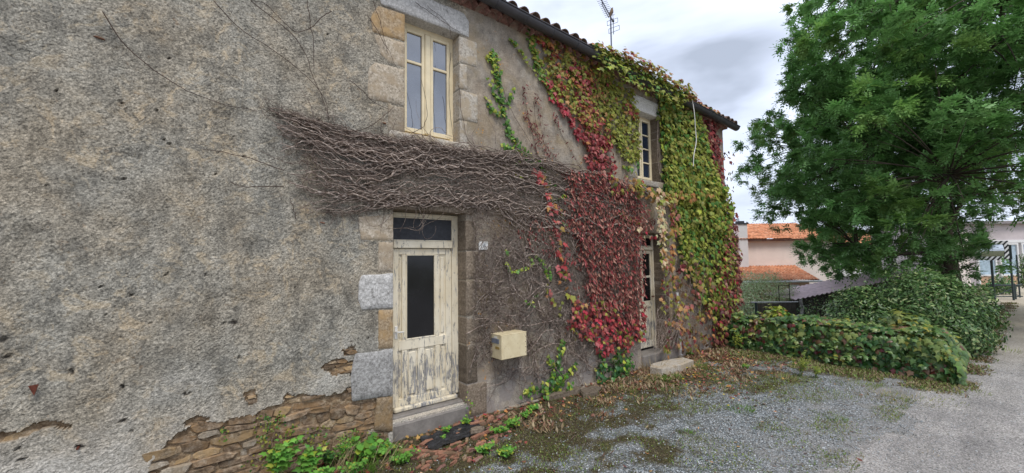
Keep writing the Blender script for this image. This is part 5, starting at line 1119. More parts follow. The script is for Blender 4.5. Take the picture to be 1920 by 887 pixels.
# ================================================================ THE BIG ASH TREE
def tree(name, label, base, outline, depth, crown_c, crown_r, nclump, leaves, seed, zmin=.9, cols=None):
    """trunk, limbs and a crown of feathered leaf sprays; outline = silhouette surveyed at the tree's distance"""
    rr = random.Random(seed); rg = np.random.default_rng(seed); t = thing(name, label, 'tree', base); inv = Matrix.Translation([-q for q in base])
    pol = [tuple(at(u, v, depth)) for u, v in outline]
    cs = []; k = 0
    rx_ = RM[:, 0]; 
    O2 = [(float(np.dot(np.array(p)-CAM, rx_)), p[2]) for p in pol]
    while len(cs) < nclump and k < nclump*60:
        k += 1; d = nz(rg.normal(size=3)); rad = rr.random()**.38; p = np.array(crown_c)+d*np.array(crown_r)*rad
        q = p-CAM; dep = float(np.dot(q, -RM[:, 2])); s_ = depth/dep
        if p[2] < zmin: continue
        if not inpoly(np.array([np.dot(q, rx_)*s_]), np.array([CAM[2]+(p[2]-CAM[2])*s_]), O2)[0]: continue
        cs.append(p)
    base = np.array(base); top = np.array(crown_c)+np.array((0, 0, crown_r[2]*.8)); P = spline([base, base*.7+top*.3+np.array((.1, .1, 0)), base*.35+top*.65+np.array((-.2, .1, 0)), top], 22)
    V, Fq = tubes([(P, np.linspace(.30, .05, 22))], 12); o = obj('trunk', mesh('trunk', V, Fq, smooth=True, mat=MAT['bark']), t); o.matrix_parent_inverse = inv
    limbs = []; lp = []
    def inside(p):
        q_ = np.array(p)-CAM; k_ = depth/float(np.dot(q_, -RM[:, 2])); return inpoly(np.array([np.dot(q_, rx_)*k_]), np.array([CAM[2]+q_[2]*k_]), O2)[0]
    for q in range(20):
        i_ = int(3+15*q/20); a = q*2.4; e = P[i_]+np.array((math.cos(a), math.sin(a), rr.uniform(.3, .9)))*np.array(crown_r)*rr.uniform(.45, .7)
        for _ in range(8):
            if inside(e) and inside(P[i_]*.3+e*.7): break
            e = P[i_]*.25+e*.75
        s_ = spline([P[i_], P[i_]*.75+e*.25+np.array((0, 0, .5)), P[i_]*.4+e*.6+rg.normal(size=3)*.3, e], 12); limbs.append((s_, np.linspace(.10*(1-q/26), .02, 12))); lp.append(s_)
    stems(limbs, t, 'bark', 7, name='limb'); LP = np.vstack(lp); tw = []
    for c in cs:
        j = np.argmin(((LP-c)**2).sum(1)); a = LP[j]; tw.append((spline([a, (a+c)/2+np.array((0, 0, .12)), c], 7), np.linspace(.025, .006, 7)))
    V, Fq = tubes(tw, 4); obj('branches', mesh('branches', V, Fq, smooth=True, mat=MAT['bark']), t, kind='stuff')
    for o in t.children: o.matrix_parent_inverse = inv
    # feathered leaves: each a rib with pairs of leaflets
    C_ = np.array(cs); NT_ = max(1, leaves//14); ti = rg.integers(0, len(C_), NT_); TD = rg.normal(size=(NT_, 3)); TD[:, 2] = TD[:, 2]*.8+.45; TD /= np.linalg.norm(TD, axis=1)[:, None]
    cr = rg.uniform(.42, .80, len(C_)); TP = C_[ti]+TD*np.array((1.1, 1.1, .85))*(cr[ti]*rg.uniform(.35, 1.0, NT_)**.4)[:, None]
    n = NT_*14; tip = np.repeat(np.arange(NT_), 14); idx = ti[tip]; D = rg.normal(size=(n, 3)); D /= np.linalg.norm(D, axis=1)[:, None]
    start = TP[tip]-TD[tip]*rg.uniform(0, .10, n)[:, None]
    ax_ = TD[tip]*.75+D*.95; ax_[:, 2] = ax_[:, 2]*.7-.12; ax_ /= np.linalg.norm(ax_, axis=1)[:, None]
    up_ = np.array((0, 0, 1.))+rg.normal(size=(n, 3))*.25; sd_ = np.cross(ax_, up_); sd_ /= np.linalg.norm(sd_, axis=1)[:, None]; nn = np.cross(sd_, ax_)
    Lr = rg.uniform(.19, .29, n); tone = rg.uniform(.7, 1.25, len(C_))[idx]*rg.uniform(.75, 1.3, NT_)[tip]*rg.uniform(.88, 1.12, n); yel = (rg.random(len(C_)) < .14)[idx]
    Vs = []; np_ = 3
    for k in range(np_):
        for s_ in (-1, 1):
            p = start+ax_*(Lr*(.22+.78*k/np_))[:, None]-nn*(Lr*.25*(k/np_)**2)[:, None]; ll = Lr*(.42-.04*k); dr_ = sd_*s_*.85+ax_*.5-nn*.15; w_ = ax_*.16-sd_*s_*.07
            Vs.append(np.stack([p, p+(dr_*.5+w_*1.9)*ll[:, None], p+dr_*ll[:, None], p+(dr_*.5-w_*1.9)*ll[:, None]], 1))
    p = start+ax_*Lr[:, None]-nn*(Lr*.25)[:, None]; ll = Lr*.4; Vs.append(np.stack([p, p+(ax_*.5+sd_*.17)*ll[:, None], p+ax_*ll[:, None]-nn*.1*ll[:, None], p+(ax_*.5-sd_*.17)*ll[:, None]], 1))
    V = np.concatenate(Vs, 0).reshape(-1, 3); m = len(Vs); base_c = np.where(yel[:, None], np.array([(.20, .35, .09)]), np.array([cols or (.155, .31, .095)])); cc = base_c*tone[:, None]; cc = np.tile(np.repeat(cc, 4, 0), (m, 1))
    Fq = np.arange(len(V)).reshape(-1, 4); o = obj('crown', mesh('crown', V, Fq, cols=cc, smooth=False, mat=MAT['leaf']), t, kind='stuff'); o.matrix_parent_inverse = inv
    return t
TO = [(1478, -260), (1482, 0), (1505, 75), (1482, 120), (1485, 165), (1505, 200), (1488, 240), (1498, 290), (1478, 310), (1455, 250), (1440, 225), (1415, 232), (1402, 300), (1404, 370), (1398, 410), (1450, 440), (1475, 462), (1530, 478), (1556, 505), (1600, 515), (1680, 512), (1760, 508), (1820, 505), (1838, 450), (1858, 405), (1960, 385), (2300, 370), (2300, -260)]
tc_ = at(1745, 250, 13.5); tb = at(1790, 560, 13.5)
tree('ash_tree', 'large spreading ash tree with dark green feathered leaves beside the road', (float(tb[0]), float(tb[1]), gzf(tb[0], tb[1])), TO, 13.5, (float(tc_[0]), float(tc_[1]), 5.8), (6.9, 5.6, 6.2), 640, 84000, 5, zmin=1.35)
# far trees on the skyline
def fartree(label, c, r, n, seed, cols):
    tree('distant_tree', label, (c[0], c[1], -2), [(-9000, -9000), (-9000, 9000), (9000, 9000), (9000, -9000)], 40, c, r, 40, n, seed, -1, cols)
q = at(1382, 425, 60); fartree('small dark tree on the skyline behind the pink house', (float(q[0]), float(q[1]), float(q[2]-1.2)), (1.6, 1.6, 2.2), 900, 3, (.03, .06, .03))
for k, (u, d, h) in enumerate(((1560, 55, 5.5), (1660, 60, 7), (1790, 62, 6.5))):
    q = at(u, 480, d); fartree('hazy green tree %s beyond the ash tree' % ('on the left', 'in the middle', 'on the right')[k], (float(q[0]), float(q[1]), 1.5), (4.2, 3.5, h*.6), 2200, 20+k, (.04, .085, .035))
# ================================================================ PINK HOUSE
ang = math.atan2(RM[1, 0], RM[0, 0]); FW = nz((-RM[0, 2], -RM[1, 2], 0)); RG = nz((RM[0, 0], RM[1, 0], 0))
def ph(u, v, d): p = at(u, v, d); r = np.array((p[0], p[1], 0))-PO; return np.array((r.dot(RG), r.dot(FW), p[2]))
PO = np.array((at(1365, 483, 24)[0], at(1365, 483, 24)[1], 0.)); FL = -2.2
pk = thing('pink_house', 'pale pink rendered house with orange tiled roofs beyond the garden', 'house', (float(PO[0]), float(PO[1]), 0), rz=ang)
MAT['pink'] = M_plain('pink_render', (.84, .73, .66), .9, .2, .08, 1.2); MAT['peach'] = M_plain('peach_render', (.62, .40, .27), .9, .2, .1, 1.5); MAT['offwhite'] = M_plain('white_render', (.74, .73, .72), .9, .2, .06, 1.5)
m, t, p = newmat('orange_tiles', .85, .2); g = G(t); c_ = g.ramp(g.noise(3.5, 5, .75), [(.3, (.42, .15, .07)), (.5, (.58, .24, .12)), (.7, (.70, .40, .25))]); cell = g.vor(5, 'Color'); sc_ = N(t, 'ShaderNodeSeparateColor'); t.links.new(cell, sc_.inputs[0]); c_ = g.mix(1.0, c_, g.ramp(sc_.outputs[0], [(0, .72), (1, 1.2)]), 'MULTIPLY'); t.links.new(c_, p.inputs['Base Color']); MAT['orange_tile'] = m
zt1 = float(ph(1365, 449, 24)[2]); xr = float(ph(1568, 480, 24)[0]); x2 = float(ph(1491, 480, 24)[0])
b = B(); b.box((-4, 0, FL), (xr, 8, zt1)); b.build('wall', MAT['pink'], pk)
def tileroof(name, quad, n, rows, parent, mat='orange_tile', amp=.05):
    """quad: eave-left, eave-right, ridge-right, ridge-left; ribs run up the slope"""
    a, b_, c, d = [np.array(q, float) for q in quad]; nrm = nz(np.cross(b_-a, d-a)); V = []; m = n*6
    for j in range(rows+1):
        for k in range(m+1):
            s_ = k/m; f = j/rows; p = (a*(1-s_)+b_*s_)*(1-f)+(d*(1-s_)+c*s_)*f; V.append(p+nrm*(amp*abs(math.sin(math.pi*s_*n))+(.02 if j % 2 == 0 else 0)))
    Fc = [(j*(m+1)+k, j*(m+1)+k+1, (j+1)*(m+1)+k+1, (j+1)*(m+1)+k) for j in range(rows) for k in range(m)]
    return obj(name, mesh(name, np.array(V), Fc, mat=MAT[mat]), parent)
zr = float(ph(1365, 421, 27.5)[2]); xe = float(ph(1450, 449, 24)[0])+3.2
tileroof('roof', [(-4.2, -.35, zt1-.02), (xr+.3, -.35, zt1-.02), (xr+.3, 3.6, zr), (-4.2, 3.6, zr)], 62, 14, pk)
tileroof('roof', [(xr+.3, 8.2, zt1-.02), (-4.2, 8.2, zt1-.02), (-4.2, 3.6, zr), (xr+.3, 3.6, zr)], 62, 4, pk)
b = B(); b.box((-4.1, -.25, zt1-.14), (xr+.2, -.003, zt1-.04)); b.build('eave_board', MAT['terracotta'], pk)
c0, c1 = ph(1387, 480, 23.7)[0], ph(1404, 480, 23.7)[0]; zc_ = float(ph(1395, 420, 23.7)[2])
b = B(); b.box((c0, -.30, FL), (c1, .35, zc_), .02); ch = b.build('chimney', MAT['offwhite'], pk)
b = B(); b.box((c0-.06, -.36, zc_+.003), (c1+.06, .41, zc_+.07), .01); b.box((c0+.1, -.2, zc_+.06), (c1-.1, .2, zc_+.2), .01); b.build('cowl', MAT['panel_black'], ch)
# lean-to wing with hipped end
za, ze = float(ph(1400, 500, 24)[2]), float(ph(1400, 527, 20.4)[2]); ye = -3.6; x3 = float(ph(1536, 527, 20.4)[0])
tileroof('lean_to_roof', [(-4.2, ye, ze), (x3, ye, ze), (x2, -.01, za), (-4.2, -.01, za)], 44, 16, pk)
tileroof('lean_to_roof', [(x3, ye, ze), (x3+.4, -.01, ze), (x2+.02, -.01, za), (x2, -.012, za)], 16, 10, pk)
b = B(); b.box((-4, ye+.35, FL), (x3-.3, -.02, ze-.06)); b.build('wing_wall', MAT['peach'], pk)
gx0, gx1 = ph(1487, 550, 20.8)[0], ph(1523, 550, 20.8)[0]
b = B(); b.box((gx0-.3, ye+.2, ze-.40), (x3-.9, ye+.36, ze-.24), .01); b.build('awning', MAT['offwhite'], pk)
gd = B(); gd.box((gx0, ye+.31, FL), (gx1, ye+.347, ze-.42)); gd = gd.build('garage_door', MAT['offwhite'], pk)
for k in range(3):
    b = B(); x_ = gx0+(gx1-gx0)*(k+.03)/3; b.box((x_, ye+.29, FL+.05), (gx0+(gx1-gx0)*(k+.97)/3, ye+.309, ze-.45), .006); b.build('door_leaf', MAT['offwhite'], gd)
b = B(); b.cyl((-4.2, ye-.06, ze-.05), (x3+.05, ye-.06, ze-.05), .05); b.build('gutter', MAT['offwhite'], pk)
# second house with an orange roof seen through the tree
q = at(1600, 452, 40); h2 = thing('white_house', 'white house with an orange roof half hidden behind the ash tree', 'house', (float(q[0]), float(q[1]), 0), rz=ang)
b = B(); b.box((-4.5, 0, -2.2), (7, 7, 3.1)); b.build('wall', MAT['offwhite'], h2); tileroof('roof', [(-4.8, -.4, 3.08), (7.3, -.4, 3.08), (7.3, 3.5, 4.4), (-4.8, 3.5, 4.4)], 36, 5, h2)
tileroof('roof', [(7.3, 7.4, 3.08), (-4.8, 7.4, 3.08), (-4.8, 3.5, 4.4), (7.3, 3.5, 4.4)], 36, 4, h2)
for x_ in (-2.5, 1.5, 4.5):
    b = B(); b.box((x_, -.05, .2), (x_+1.1, .02, 1.7), .01); f = b.build('window', MAT['offwhite'], h2); b = B(); b.box((x_+.08, -.06, .28), (x_+1.02, -.045, 1.62)); b.build('pane', MAT['glass_blue'], f)
# ================================================================ FAR END OF THE LANE
def lp_(u, v, d): return at(u, v, d)
fb = at(1885, 480, 26); bl_ = thing('far_building', 'pale building with tall glazed bays at the far end of the lane', 'building', (float(fb[0]), float(fb[1]), 0), rz=ang)
MAT['lilac'] = M_plain('pale_lilac_render', (.52, .46, .46), .9, .2, .15, .8)
b = B(); b.box((-3.2, .3, -.1), (9, 6, 3.9)); b.build('wall', MAT['lilac'], bl_)
b = B(); b.box((-3.4, .0, 3.903), (9.2, 6.2, 4.1), .02); b.build('roof', M_plain('grey_roof', (.27, .24, .24), .8, .2, .2, 1), bl_)
b = B(); b.box((-3.2, .18, 2.68), (9, .298, 2.86), .01); b.build('string_course', MAT['offwhite'], bl_)
for k in range(6):
    x_ = -1.6+k*1.45; b = B(); b.box((x_, .16, -.05), (x_+.10, .30, 2.66)); b.box((x_+1.15, .16, -.05), (x_+1.25, .30, 2.66)); b.box((x_+.1, .161, 2.56), (x_+1.15, .30, 2.66)); b.box((x_+.1, .161, .55), (x_+1.15, .30, .65)); f = b.build('window', MAT['offwhite'], bl_)
    b = B(); b.box((x_+.1, .24, .65), (x_+1.15, .26, 2.56)); b.build('pane', M_glass('pale_glass', (.30, .38, .44), 1.6, .1) if k == 0 else MAT['pg'], f); MAT['pg'] = f.children[0].data.materials[0]
    b = B(); b.box((x_+.1, .22, -.04), (x_+1.15, .27, .55)); b.build('lower_panel', MAT['peach'], f)
b = B(); b.box((-3.2, .10, -.1), (-2.2, .29, 3.4), .02); b.build('pier', MAT['pink'], bl_)
# traffic mirror with black and white striped frame
mc0 = at(1860, 470, 16.5); mr = thing('traffic_mirror', 'road safety mirror in a black and white striped frame on a post', 'mirror', (float(mc0[0]), float(mc0[1]), float(mc0[2])), rz=ang-.15)
m, t, p = newmat('striped_frame', .5, .4); g = G(t); sp = N(t, 'ShaderNodeSeparateXYZ'); t.links.new(g.co, sp.inputs[0]); a_ = g.math('ADD', sp.outputs[0], g.math('MULTIPLY', sp.outputs[2], -1.0)); f_ = g.math('FRACT', g.math('MULTIPLY', a_, 5.2)); col = g.mix(g.math('GREATER_THAN', f_, .5), (.75, .75, .76), (.015, .015, .018)); t.links.new(col, p.inputs['Base Color'])
hw, hh_ = .56, .39; b = B(); fwid = .15
b.box((-hw, -.03, hh_-fwid), (hw, .03, hh_)); b.box((-hw, -.03, -hh_), (hw, .03, -hh_+fwid)); b.box((-hw, -.029, -hh_+fwid), (-hw+fwid, .03, hh_-fwid)); b.box((hw-fwid, -.029, -hh_+fwid), (hw, .03, hh_-fwid)); b.build('frame', m, mr)
V = []; Fc = []; n = 10
for j in range(n+1):
    for k in range(n+1):
        x_ = (k/n*2-1)*(hw-fwid); z_ = (j/n*2-1)*(hh_-fwid); V.append((x_, .0-.05*(1-(x_/(hw-fwid))**2*.5-(z_/(hh_-fwid))**2*.5), z_))
m2, t, p = newmat('mirror_face', .08, .5); p.inputs['Metallic'].default_value = 1; p.inputs['Base Color'].default_value = (.55, .58, .6, 1)
obj('mirror_face', mesh('mirror_face', np.array(V), [(j*(n+1)+k, j*(n+1)+k+1, (j+1)*(n+1)+k+1, (j+1)*(n+1)+k) for j in range(n) for k in range(n)], smooth=True, mat=m2), mr)
b = B(); b.cyl((0, .06, -float(mc0[2])), (0, .06, .3), .04); b.build('post', MAT['post'], mr)
# barrier and posts
def grd(u, v): p = on(u, v, 2, 0); return p
ba0, ba1 = at(1862, 562, 17.8), at(1915, 562, 17.8); z1 = float(at(1888, 535, 17.8)[2])
br = thing('lane_barrier', 'dark green metal barrier with crossed braces closing the lane', 'barrier', (float(ba0[0]), float(ba0[1]), 0)); dv = (ba1-ba0); dv[2] = 0; z1 = z1+.0
z0_ = .0
for f in (0., .78):
    b = B(); p = dv*f; b.cyl((p[0], p[1], z0_), (p[0], p[1], z1+.05), .055); b.build('post', MAT['post'], br)
b = B(); b.cyl((0, 0, z1), dv*1.05+np.array((0, 0, z1)), .035); b.build('top_rail', MAT['post'], br)
b = B(); b.cyl((0, 0, .12), dv*1.05+np.array((0, 0, .12)), .025); b.build('bottom_rail', MAT['post'], br)
for (s_, e_) in ((.12, z1), (z1, .12)):
    b = B(); b.cyl((0, 0, s_), dv+np.array((0, 0, e_)), .018); b.build('brace', MAT['post'], br)
for (u, vt, d, lb, r) in ((1899, 459, 17.4, 'tall dark post with a flat sign edge-on, right of striped mirror', .06), (1911, 478, 18.4, 'shorter dark post nearest the right edge behind the barrier', .045)):
    p = at(u, 540, d); zt_ = float(at(u, vt, d)[2]); t = thing('sign_post', lb, 'post', (float(p[0]), float(p[1]), 0)); b = B(); b.cyl((0, 0, 0), (-.05, 0, zt_), r*.6); b.build('pole', MAT['post'], t)
    if r > .05: b = B(); b.box((-.10, -.06, zt_-.62), (-.03, .06, zt_), .01); b.build('sign_plate', MAT['post'], t)
q = at(1878, 545, 20); mound('planted_bush', 'rounded bush in a planter behind the lane barrier', (float(q[0]), float(q[1]), .45), (.8, .5, .5), 900, lau, .12, 'oval', 'gloss_leaf', 20)
q = at(1922, 520, 20); mound('planted_bush', 'dark conical bush right behind the barrier end', (float(q[0])+.6, float(q[1]), 1.0), (.3, .3, 1.0), 700, lau, .12, 'oval', 'gloss_leaf', 20)
q = at(1876, 541, 20.8); t = thing('bench', 'low bright green bench behind the barrier', 'bench', (float(q[0]), float(q[1]), 0), rz=ang); b = B(); b.box((-.55, -.18, .42), (.55, .18, .48), .01); b.build('seat', M_plain('bright_green', (.05, .42, .14), .5, .3, .1, 5), t)
for x_ in (-.45, .42): b = B(); b.box((x_, -.15, 0), (x_+.05, .15, .42)); b.build('leg', MAT['post'], t)
# ================================================================ THE YARD: weeds, litter, fragments
def tuft(name, label, x, y, n, h, cols, spread=.06, cat='grass', group=None, lean=.5, wd=.003):
    z = gzf(x, y); t = thing(name, label, cat, (x, y, z), group); V = []; Fc = []; C_ = []
    for k in range(n):
        a = R_.uniform(0, 2*math.pi); r_ = spread*math.sqrt(R_.random()); b0 = np.array((r_*math.cos(a), r_*math.sin(a), 0)); L_ = h*R_.uniform(.45, 1.1); l = R_.uniform(.1, lean)*1.6; d = np.array((math.cos(a)*l, math.sin(a)*l, 1)); d = nz(d)
        sd = np.array((-math.sin(a+1), math.cos(a+1), 0))*wd*R_.uniform(.7, 1.4); c = R_.choice(cols); i0 = len(V)
        for f, w_ in ((0, 1), (.4, .9), (.75, .6), (1, .08)):
            p = b0+d*L_*f+np.array((math.cos(a), math.sin(a), -.6))*(L_*.35*f*f*l); V += [p-sd*w_, p+sd*w_]; C_ += [c, c]
        Fc += [(i0+2*q, i0+2*q+1, i0+2*q+3, i0+2*q+2) for q in range(3)]
    obj('blades', mesh('blades', np.array(V), Fc, cols=np.array(C_), mat=MAT['leaf']), t, kind='stuff'); return t
GG = [(.12, .25, .03), (.16, .30, .045), (.09, .19, .025)]; SG = [(.42, .33, .18), (.50, .40, .24), (.35, .27, .13)]; YG = [(.22, .28, .06), (.30, .32, .09), (.16, .22, .04)]
def G_(u, v): p = on(u, v, 2, 0.0); return float(p[0]), min(float(p[1]), -.06)
def weed(name, label, x, y, nst, h, size, mats_, kind='broad', spread=.12, per=9, cat='weed', group=None, upr=.5, z=None):
    z = gzf(x, y) if z is None else z; t = thing(name, label, cat, (x, y, z), group); L = Leaves(); inv = Matrix.Translation((-x, -y, -z))
    for k in range(nst):
        a = R_.uniform(0, 6.28); l = R_.uniform(.15, .9); top = np.array((x+math.cos(a)*spread*l, y-abs(math.sin(a))*spread*l*.9, z+h*R_.uniform(.6, 1.1))); P = spline([(x+math.cos(a)*.02, y+math.sin(a)*.02, z), ((x+top[0])/2, (y+top[1])/2, z+h*.55), top], 8)
        V, Fq = tubes([(P, np.linspace(.003, .0012, 8))], 4); o = obj('stem', mesh('stem', V, Fq, smooth=True, mat=MAT['greenstem']), t); o.matrix_parent_inverse = inv
        for q in range(per):
            i_ = R_.randint(2, 7); b_ = R_.uniform(0, 6.28); d = np.array((math.cos(b_), math.sin(b_), .3)); L.add(tuple(P[i_]+d*.01), (d[0]*-.3+R_.gauss(0, .2), d[1]*-.3-.45, 1), tuple(d+np.array((0, 0, R_.gauss(upr-.4, .3)))), size*R_.uniform(.6, 1.25)*(1.15-.07*i_), pick(mats_), kind)
    L.build(t, 'leaf', 60); return t
MAT['greenstem'] = M_plain('green_stem', (.14, .2, .05), .7, .3, .3, 20)
br_ = [('bright', 6), ('green', 3), ('lime', 1)]; PAL['bright'] = [(.13, .33, .045), (.17, .38, .06), (.10, .27, .04)]
weed('nettle', 'broad toothed nettle clump at the left end of the exposed stones', .62, -.16, 10, .38, .085, br_, 'maple', .20, 10)
weed('nettle', 'second nettle shoot leaning right beneath the left exposed stones', .86, -.20, 7, .28, .08, br_, 'maple', .14, 9)
weed('leafy_weed', 'dark leaved weed at the foot of exposed stones below the round cushion', 1.06, -.14, 10, .17, .04, [('dgreen', 5), ('green', 3)], 'broad', .16, 14)
weed('leafy_weed', 'feathery bright weed in front of the exposed stones, middle of the strip', 1.18, -.20, 12, .30, .034, br_, 'oval', .13, 18)
weed('dock_plant', 'dock with large round bright leaves below the door quoin', 1.38, -.22, 9, .22, .10, br_, 'broad', .17, 6)
weed('leafy_weed', 'low bright weed spreading beside the left end of the door step', 1.60, -.24, 8, .12, .06, br_, 'broad', .2, 8)
weed('leafy_weed', 'trailing weed at bottom edge right of the dock', 1.66, -.48, 10, .10, .045, br_, 'broad', .26, 9)
weed('leafy_weed', 'small leafed weed at the bottom edge under the dock', 1.22, -.42, 12, .14, .045, br_, 'ivy', .24, 10)
weed('leafy_weed', 'leafy weed at the bottom edge left of the dock', .92, -.40, 10, .16, .055, br_, 'broad', .2, 10)
weed('seedling', 'single bright seedling in front of the door step middle', 2.33, -.20, 5, .07, .045, br_, 'broad', .06, 6)
weed('seedling', 'bright seedling at the right end of the first door step', 2.62, -.16, 6, .08, .05, br_, 'broad', .08, 6)
weed('seedling', 'tiny seedling on the black sheeting', 2.22, -.32, 4, .05, .035, br_, 'broad', .05, 5)
for k, (u, v, sz, lb) in enumerate(((960, 800, 1, 'low bright weed patch right of the broken tiles'), (935, 812, .8, 'weed tuft just left of the low bright patch'), (985, 785, .7, 'weed growing between wall foot and gravel below the letterbox'), (905, 848, .8, 'weed at the lower edge of broken tiles'), (948, 855, .9, 'weed patch at the bottom among broken tiles, right'), (1000, 770, .6, 'small weed near the straw tuft'), (1215, 655, .8, 'weed beside the stone slab of the far door'), (1395, 690, .6, 'weed sprout left of the feathery roadside weed'))):
    x, y = G_(u, v); weed('leafy_weed', lb, x, y, int(10*sz), .11*sz, .05, br_, 'ivy' if k % 2 else 'broad', .2*sz, 9)
x, y = G_(1500, 705); weed('tall_weed', 'tall pale green feathery weed standing before the garden wall', x, y, 14, .34, .035, [('ygreen', 4), ('lime', 2), ('green', 2)], 'oval', .22, 26)
x, y = G_(1530, 708); weed('tall_weed', 'shorter pale weed right of the tall feathery one', x, y, 10, .2, .035, [('ygreen', 4), ('lime', 2), ('green', 2)], 'oval', .2, 18)
x, y = G_(1488, 700); weed('tall_weed', 'thin upright yellow green stalk beside the feathery weed', x, y, 2, .34, .035, [('ygreen', 4), ('lime', 2)], 'oval', .04, 22)
weed('yellow_shrublet', 'lime yellow leafy shoot at foot of the far house corner', 9.3, -.42, 9, .42, .07, [('lime', 5), ('ygreen', 3)], 'oval', .25, 12)
# dry stalks and grasses
k = 0
for (u, v, n, h, c, sp_, lb) in ((1040, 780, 60, .13, [(.33, .16, .10), (.42, .25, .17), (.25, .11, .07)], .10, 'reddish dry grass tuft at the wall foot below the ivy'), (985, 806, 50, .08, SG, .10, 'pale straw tuft left of the gravel edge'), (600, 893, 40, .35, SG, .25, 'tall dry stalks by the exposed stones, left'), (690, 880, 40, .30, SG, .22, 'dry stalks by the exposed stones under the rust quoin'), (640, 890, 120, .20, GG, .3, 'green grass under the exposed stones, middle'), (720, 870, 110, .16, GG, .22, 'green grass at left of the first step'), (1225, 700, 90, .34, SG, .20, 'long bent straw over the far door slab'),
    (1195, 715, 90, .18, SG, .25, 'straw tuft left of the far door slab'), (1235, 716, 150, .13, GG, .16, 'bright green grass in front of far door slab, left'), (1262, 712, 150, .13, GG, .14, 'bright green grass in front of far door slab, right'), (1300, 690, 120, .2, YG, .22, 'yellow green grass clump right of far door slab'), (1150, 735, 140, .11, YG, .35, 'grass patch on the gravel left of the far door'), (1390, 770, 130, .07, GG, .16, 'grass patch with yellow flowers in the gravel'), (1285, 812, 70, .04, GG, .09, 'small green tuft in the gravel near the bottom'), (1570, 788, 60, .05, GG, .12, 'small green tuft toward the road'), (1690, 748, 150, .07, YG+SG, .4, 'dry grass patch beside the road, nearest'), (1640, 742, 140, .07, YG+SG, .35, 'dry grass patch in the gravel left of road'), (1740, 752, 120, .05, YG, .4, 'low grass tongue at the road edge'),
    (1550, 742, 110, .06, YG, .35, 'low green patch before the garden wall'), (1460, 712, 130, .10, YG+SG, .3, 'mixed grass at foot of the garden wall, left part'), (1600, 722, 120, .08, YG, .3, 'mixed grass at foot of the garden wall, right part'), (1420, 745, 90, .05, YG, .3, 'low weeds in the gravel below the garden wall'), (1340, 735, 120, .08, YG+SG, .3, 'grass patch with litter in the middle of the yard'), (1100, 760, 110, .08, YG+SG, .3, 'grass and straw near the wall foot'), (1740, 850, 30, .03, SG, .08, 'straw wisp on the road'), (1800, 735, 90, .06, YG, .3, 'grass at the end of the garden wall'), (1870, 660, 120, .1, YG, .5, 'grass verge on the lane side of the laurel'), (1470, 790, 60, .03, YG, .18, 'flat moss tuft in the gravel'), (1130, 850, 70, .03, YG, .2, 'flat weed tuft at the lower middle of gravel'), (1065, 858, 80, .04, YG, .2, 'flat weed tuft near the bottom edge')):
    x, y = G_(u, v); tuft('grass_tuft', lb, x, y, n, h, c, sp_*1.0, wd=.0022 if n < 100 else .0028)
for (u, v) in ((1288, 698), (1300, 712), (1340, 710), (1281, 720), (1288, 730), (1312, 726), (1357, 750), (1375, 758), (1366, 771)):
    x, y = G_(u, v); z = gzf(x, y); t = thing('yellow_flower', 'small yellow wildflower head in the gravel weeds', 'flower', (x, y, z), 'yellow wildflowers in the weedy gravel'); b = B(); b.cyl((0, 0, 0), (.006, 0, .07), .0018, n=4); b.build('stem', MAT['greenstem'], t)
    b = B(); n = 9; V = [(0.006, 0, .074)]
    for q in range(2*n): a = math.pi*q/n; r_ = .017 if q % 2 == 0 else .011; V.append((.006+r_*math.cos(a), r_*math.sin(a), .078))
    b.add(V, [(0, q+1, (q+1) % (2*n)+1) for q in range(2*n)]); b.build('petals', MAT['yellow'] if 'yellow' in MAT else MAT.setdefault('yellow', M_plain('petal_yellow', (.80, .60, .02), .6, .3, .1, 30)), t)
# slabs and broken tiles
def block(name, label, cat, P, h, mat, z=None, group=None):
    P = np.array(P, float); c = P.mean(0); z = gzf(*c) if z is None else z; n = len(P); V = [(p[0], p[1], z-.05) for p in P]+[(p[0]+R_.gauss(0, .006), p[1]+R_.gauss(0, .006), z+h*R_.uniform(.8, 1.05)-.01) for p in P]+[(*(c+(p-c)*.9), z+h+R_.gauss(0, .003)) for p in P]+[(c[0], c[1], z+h+.004)]
    V = [(a-c[0], b_-c[1], d-z) for a, b_, d in V]; Fc = [(r_*n+j, r_*n+(j+1) % n, (r_+1)*n+(j+1) % n, (r_+1)*n+j) for r_ in (0, 1) for j in range(n)]+[(2*n+j, 2*n+(j+1) % n, 3*n) for j in range(n)]
    me = mesh(name, V, Fc, mat=MAT[mat]); recalc(me); return obj(name, me, None, (c[0], c[1], z), label, cat, group)
block('stone_slab', 'long pale granite slab lying as a step before the far door', 'stone slab', [(6.35, -.50), (6.9, -.56), (7.35, -.52), (7.42, -.30), (7.1, -.2), (6.5, -.18), (6.3, -.3)], .13, 'pale_granite')
block('stone_slab', 'flat grey stone lying by the wall foot below the ivy', 'stone slab', [(3.95, -.16), (4.4, -.22), (4.75, -.2), (4.7, -.08), (4.0, -.06)], .07, 'taupe_stone')
block('stone_slab', 'rounded pinkish stone at the wall foot behind the straw', 'stone slab', [(4.5, -.38), (4.75, -.42), (5.0, -.32), (4.9, -.2), (4.6, -.2)], .06, 'taupe_stone')
block('stone_slab', 'small dark stone on the gravel below the letterbox', 'stone slab', [(2.55, -.42), (2.66, -.47), (2.74, -.41), (2.68, -.34), (2.58, -.35)], .06, 'taupe_stone')
PB = [tuple(G_(u, v)) for u, v in ((745, 830), (800, 838), (850, 800), (905, 770), (960, 775), (960, 800), (930, 830), (890, 870), (820, 885), (780, 880))]
n = 0; pxs = [p[0] for p in PB]; pys = [p[1] for p in PB]
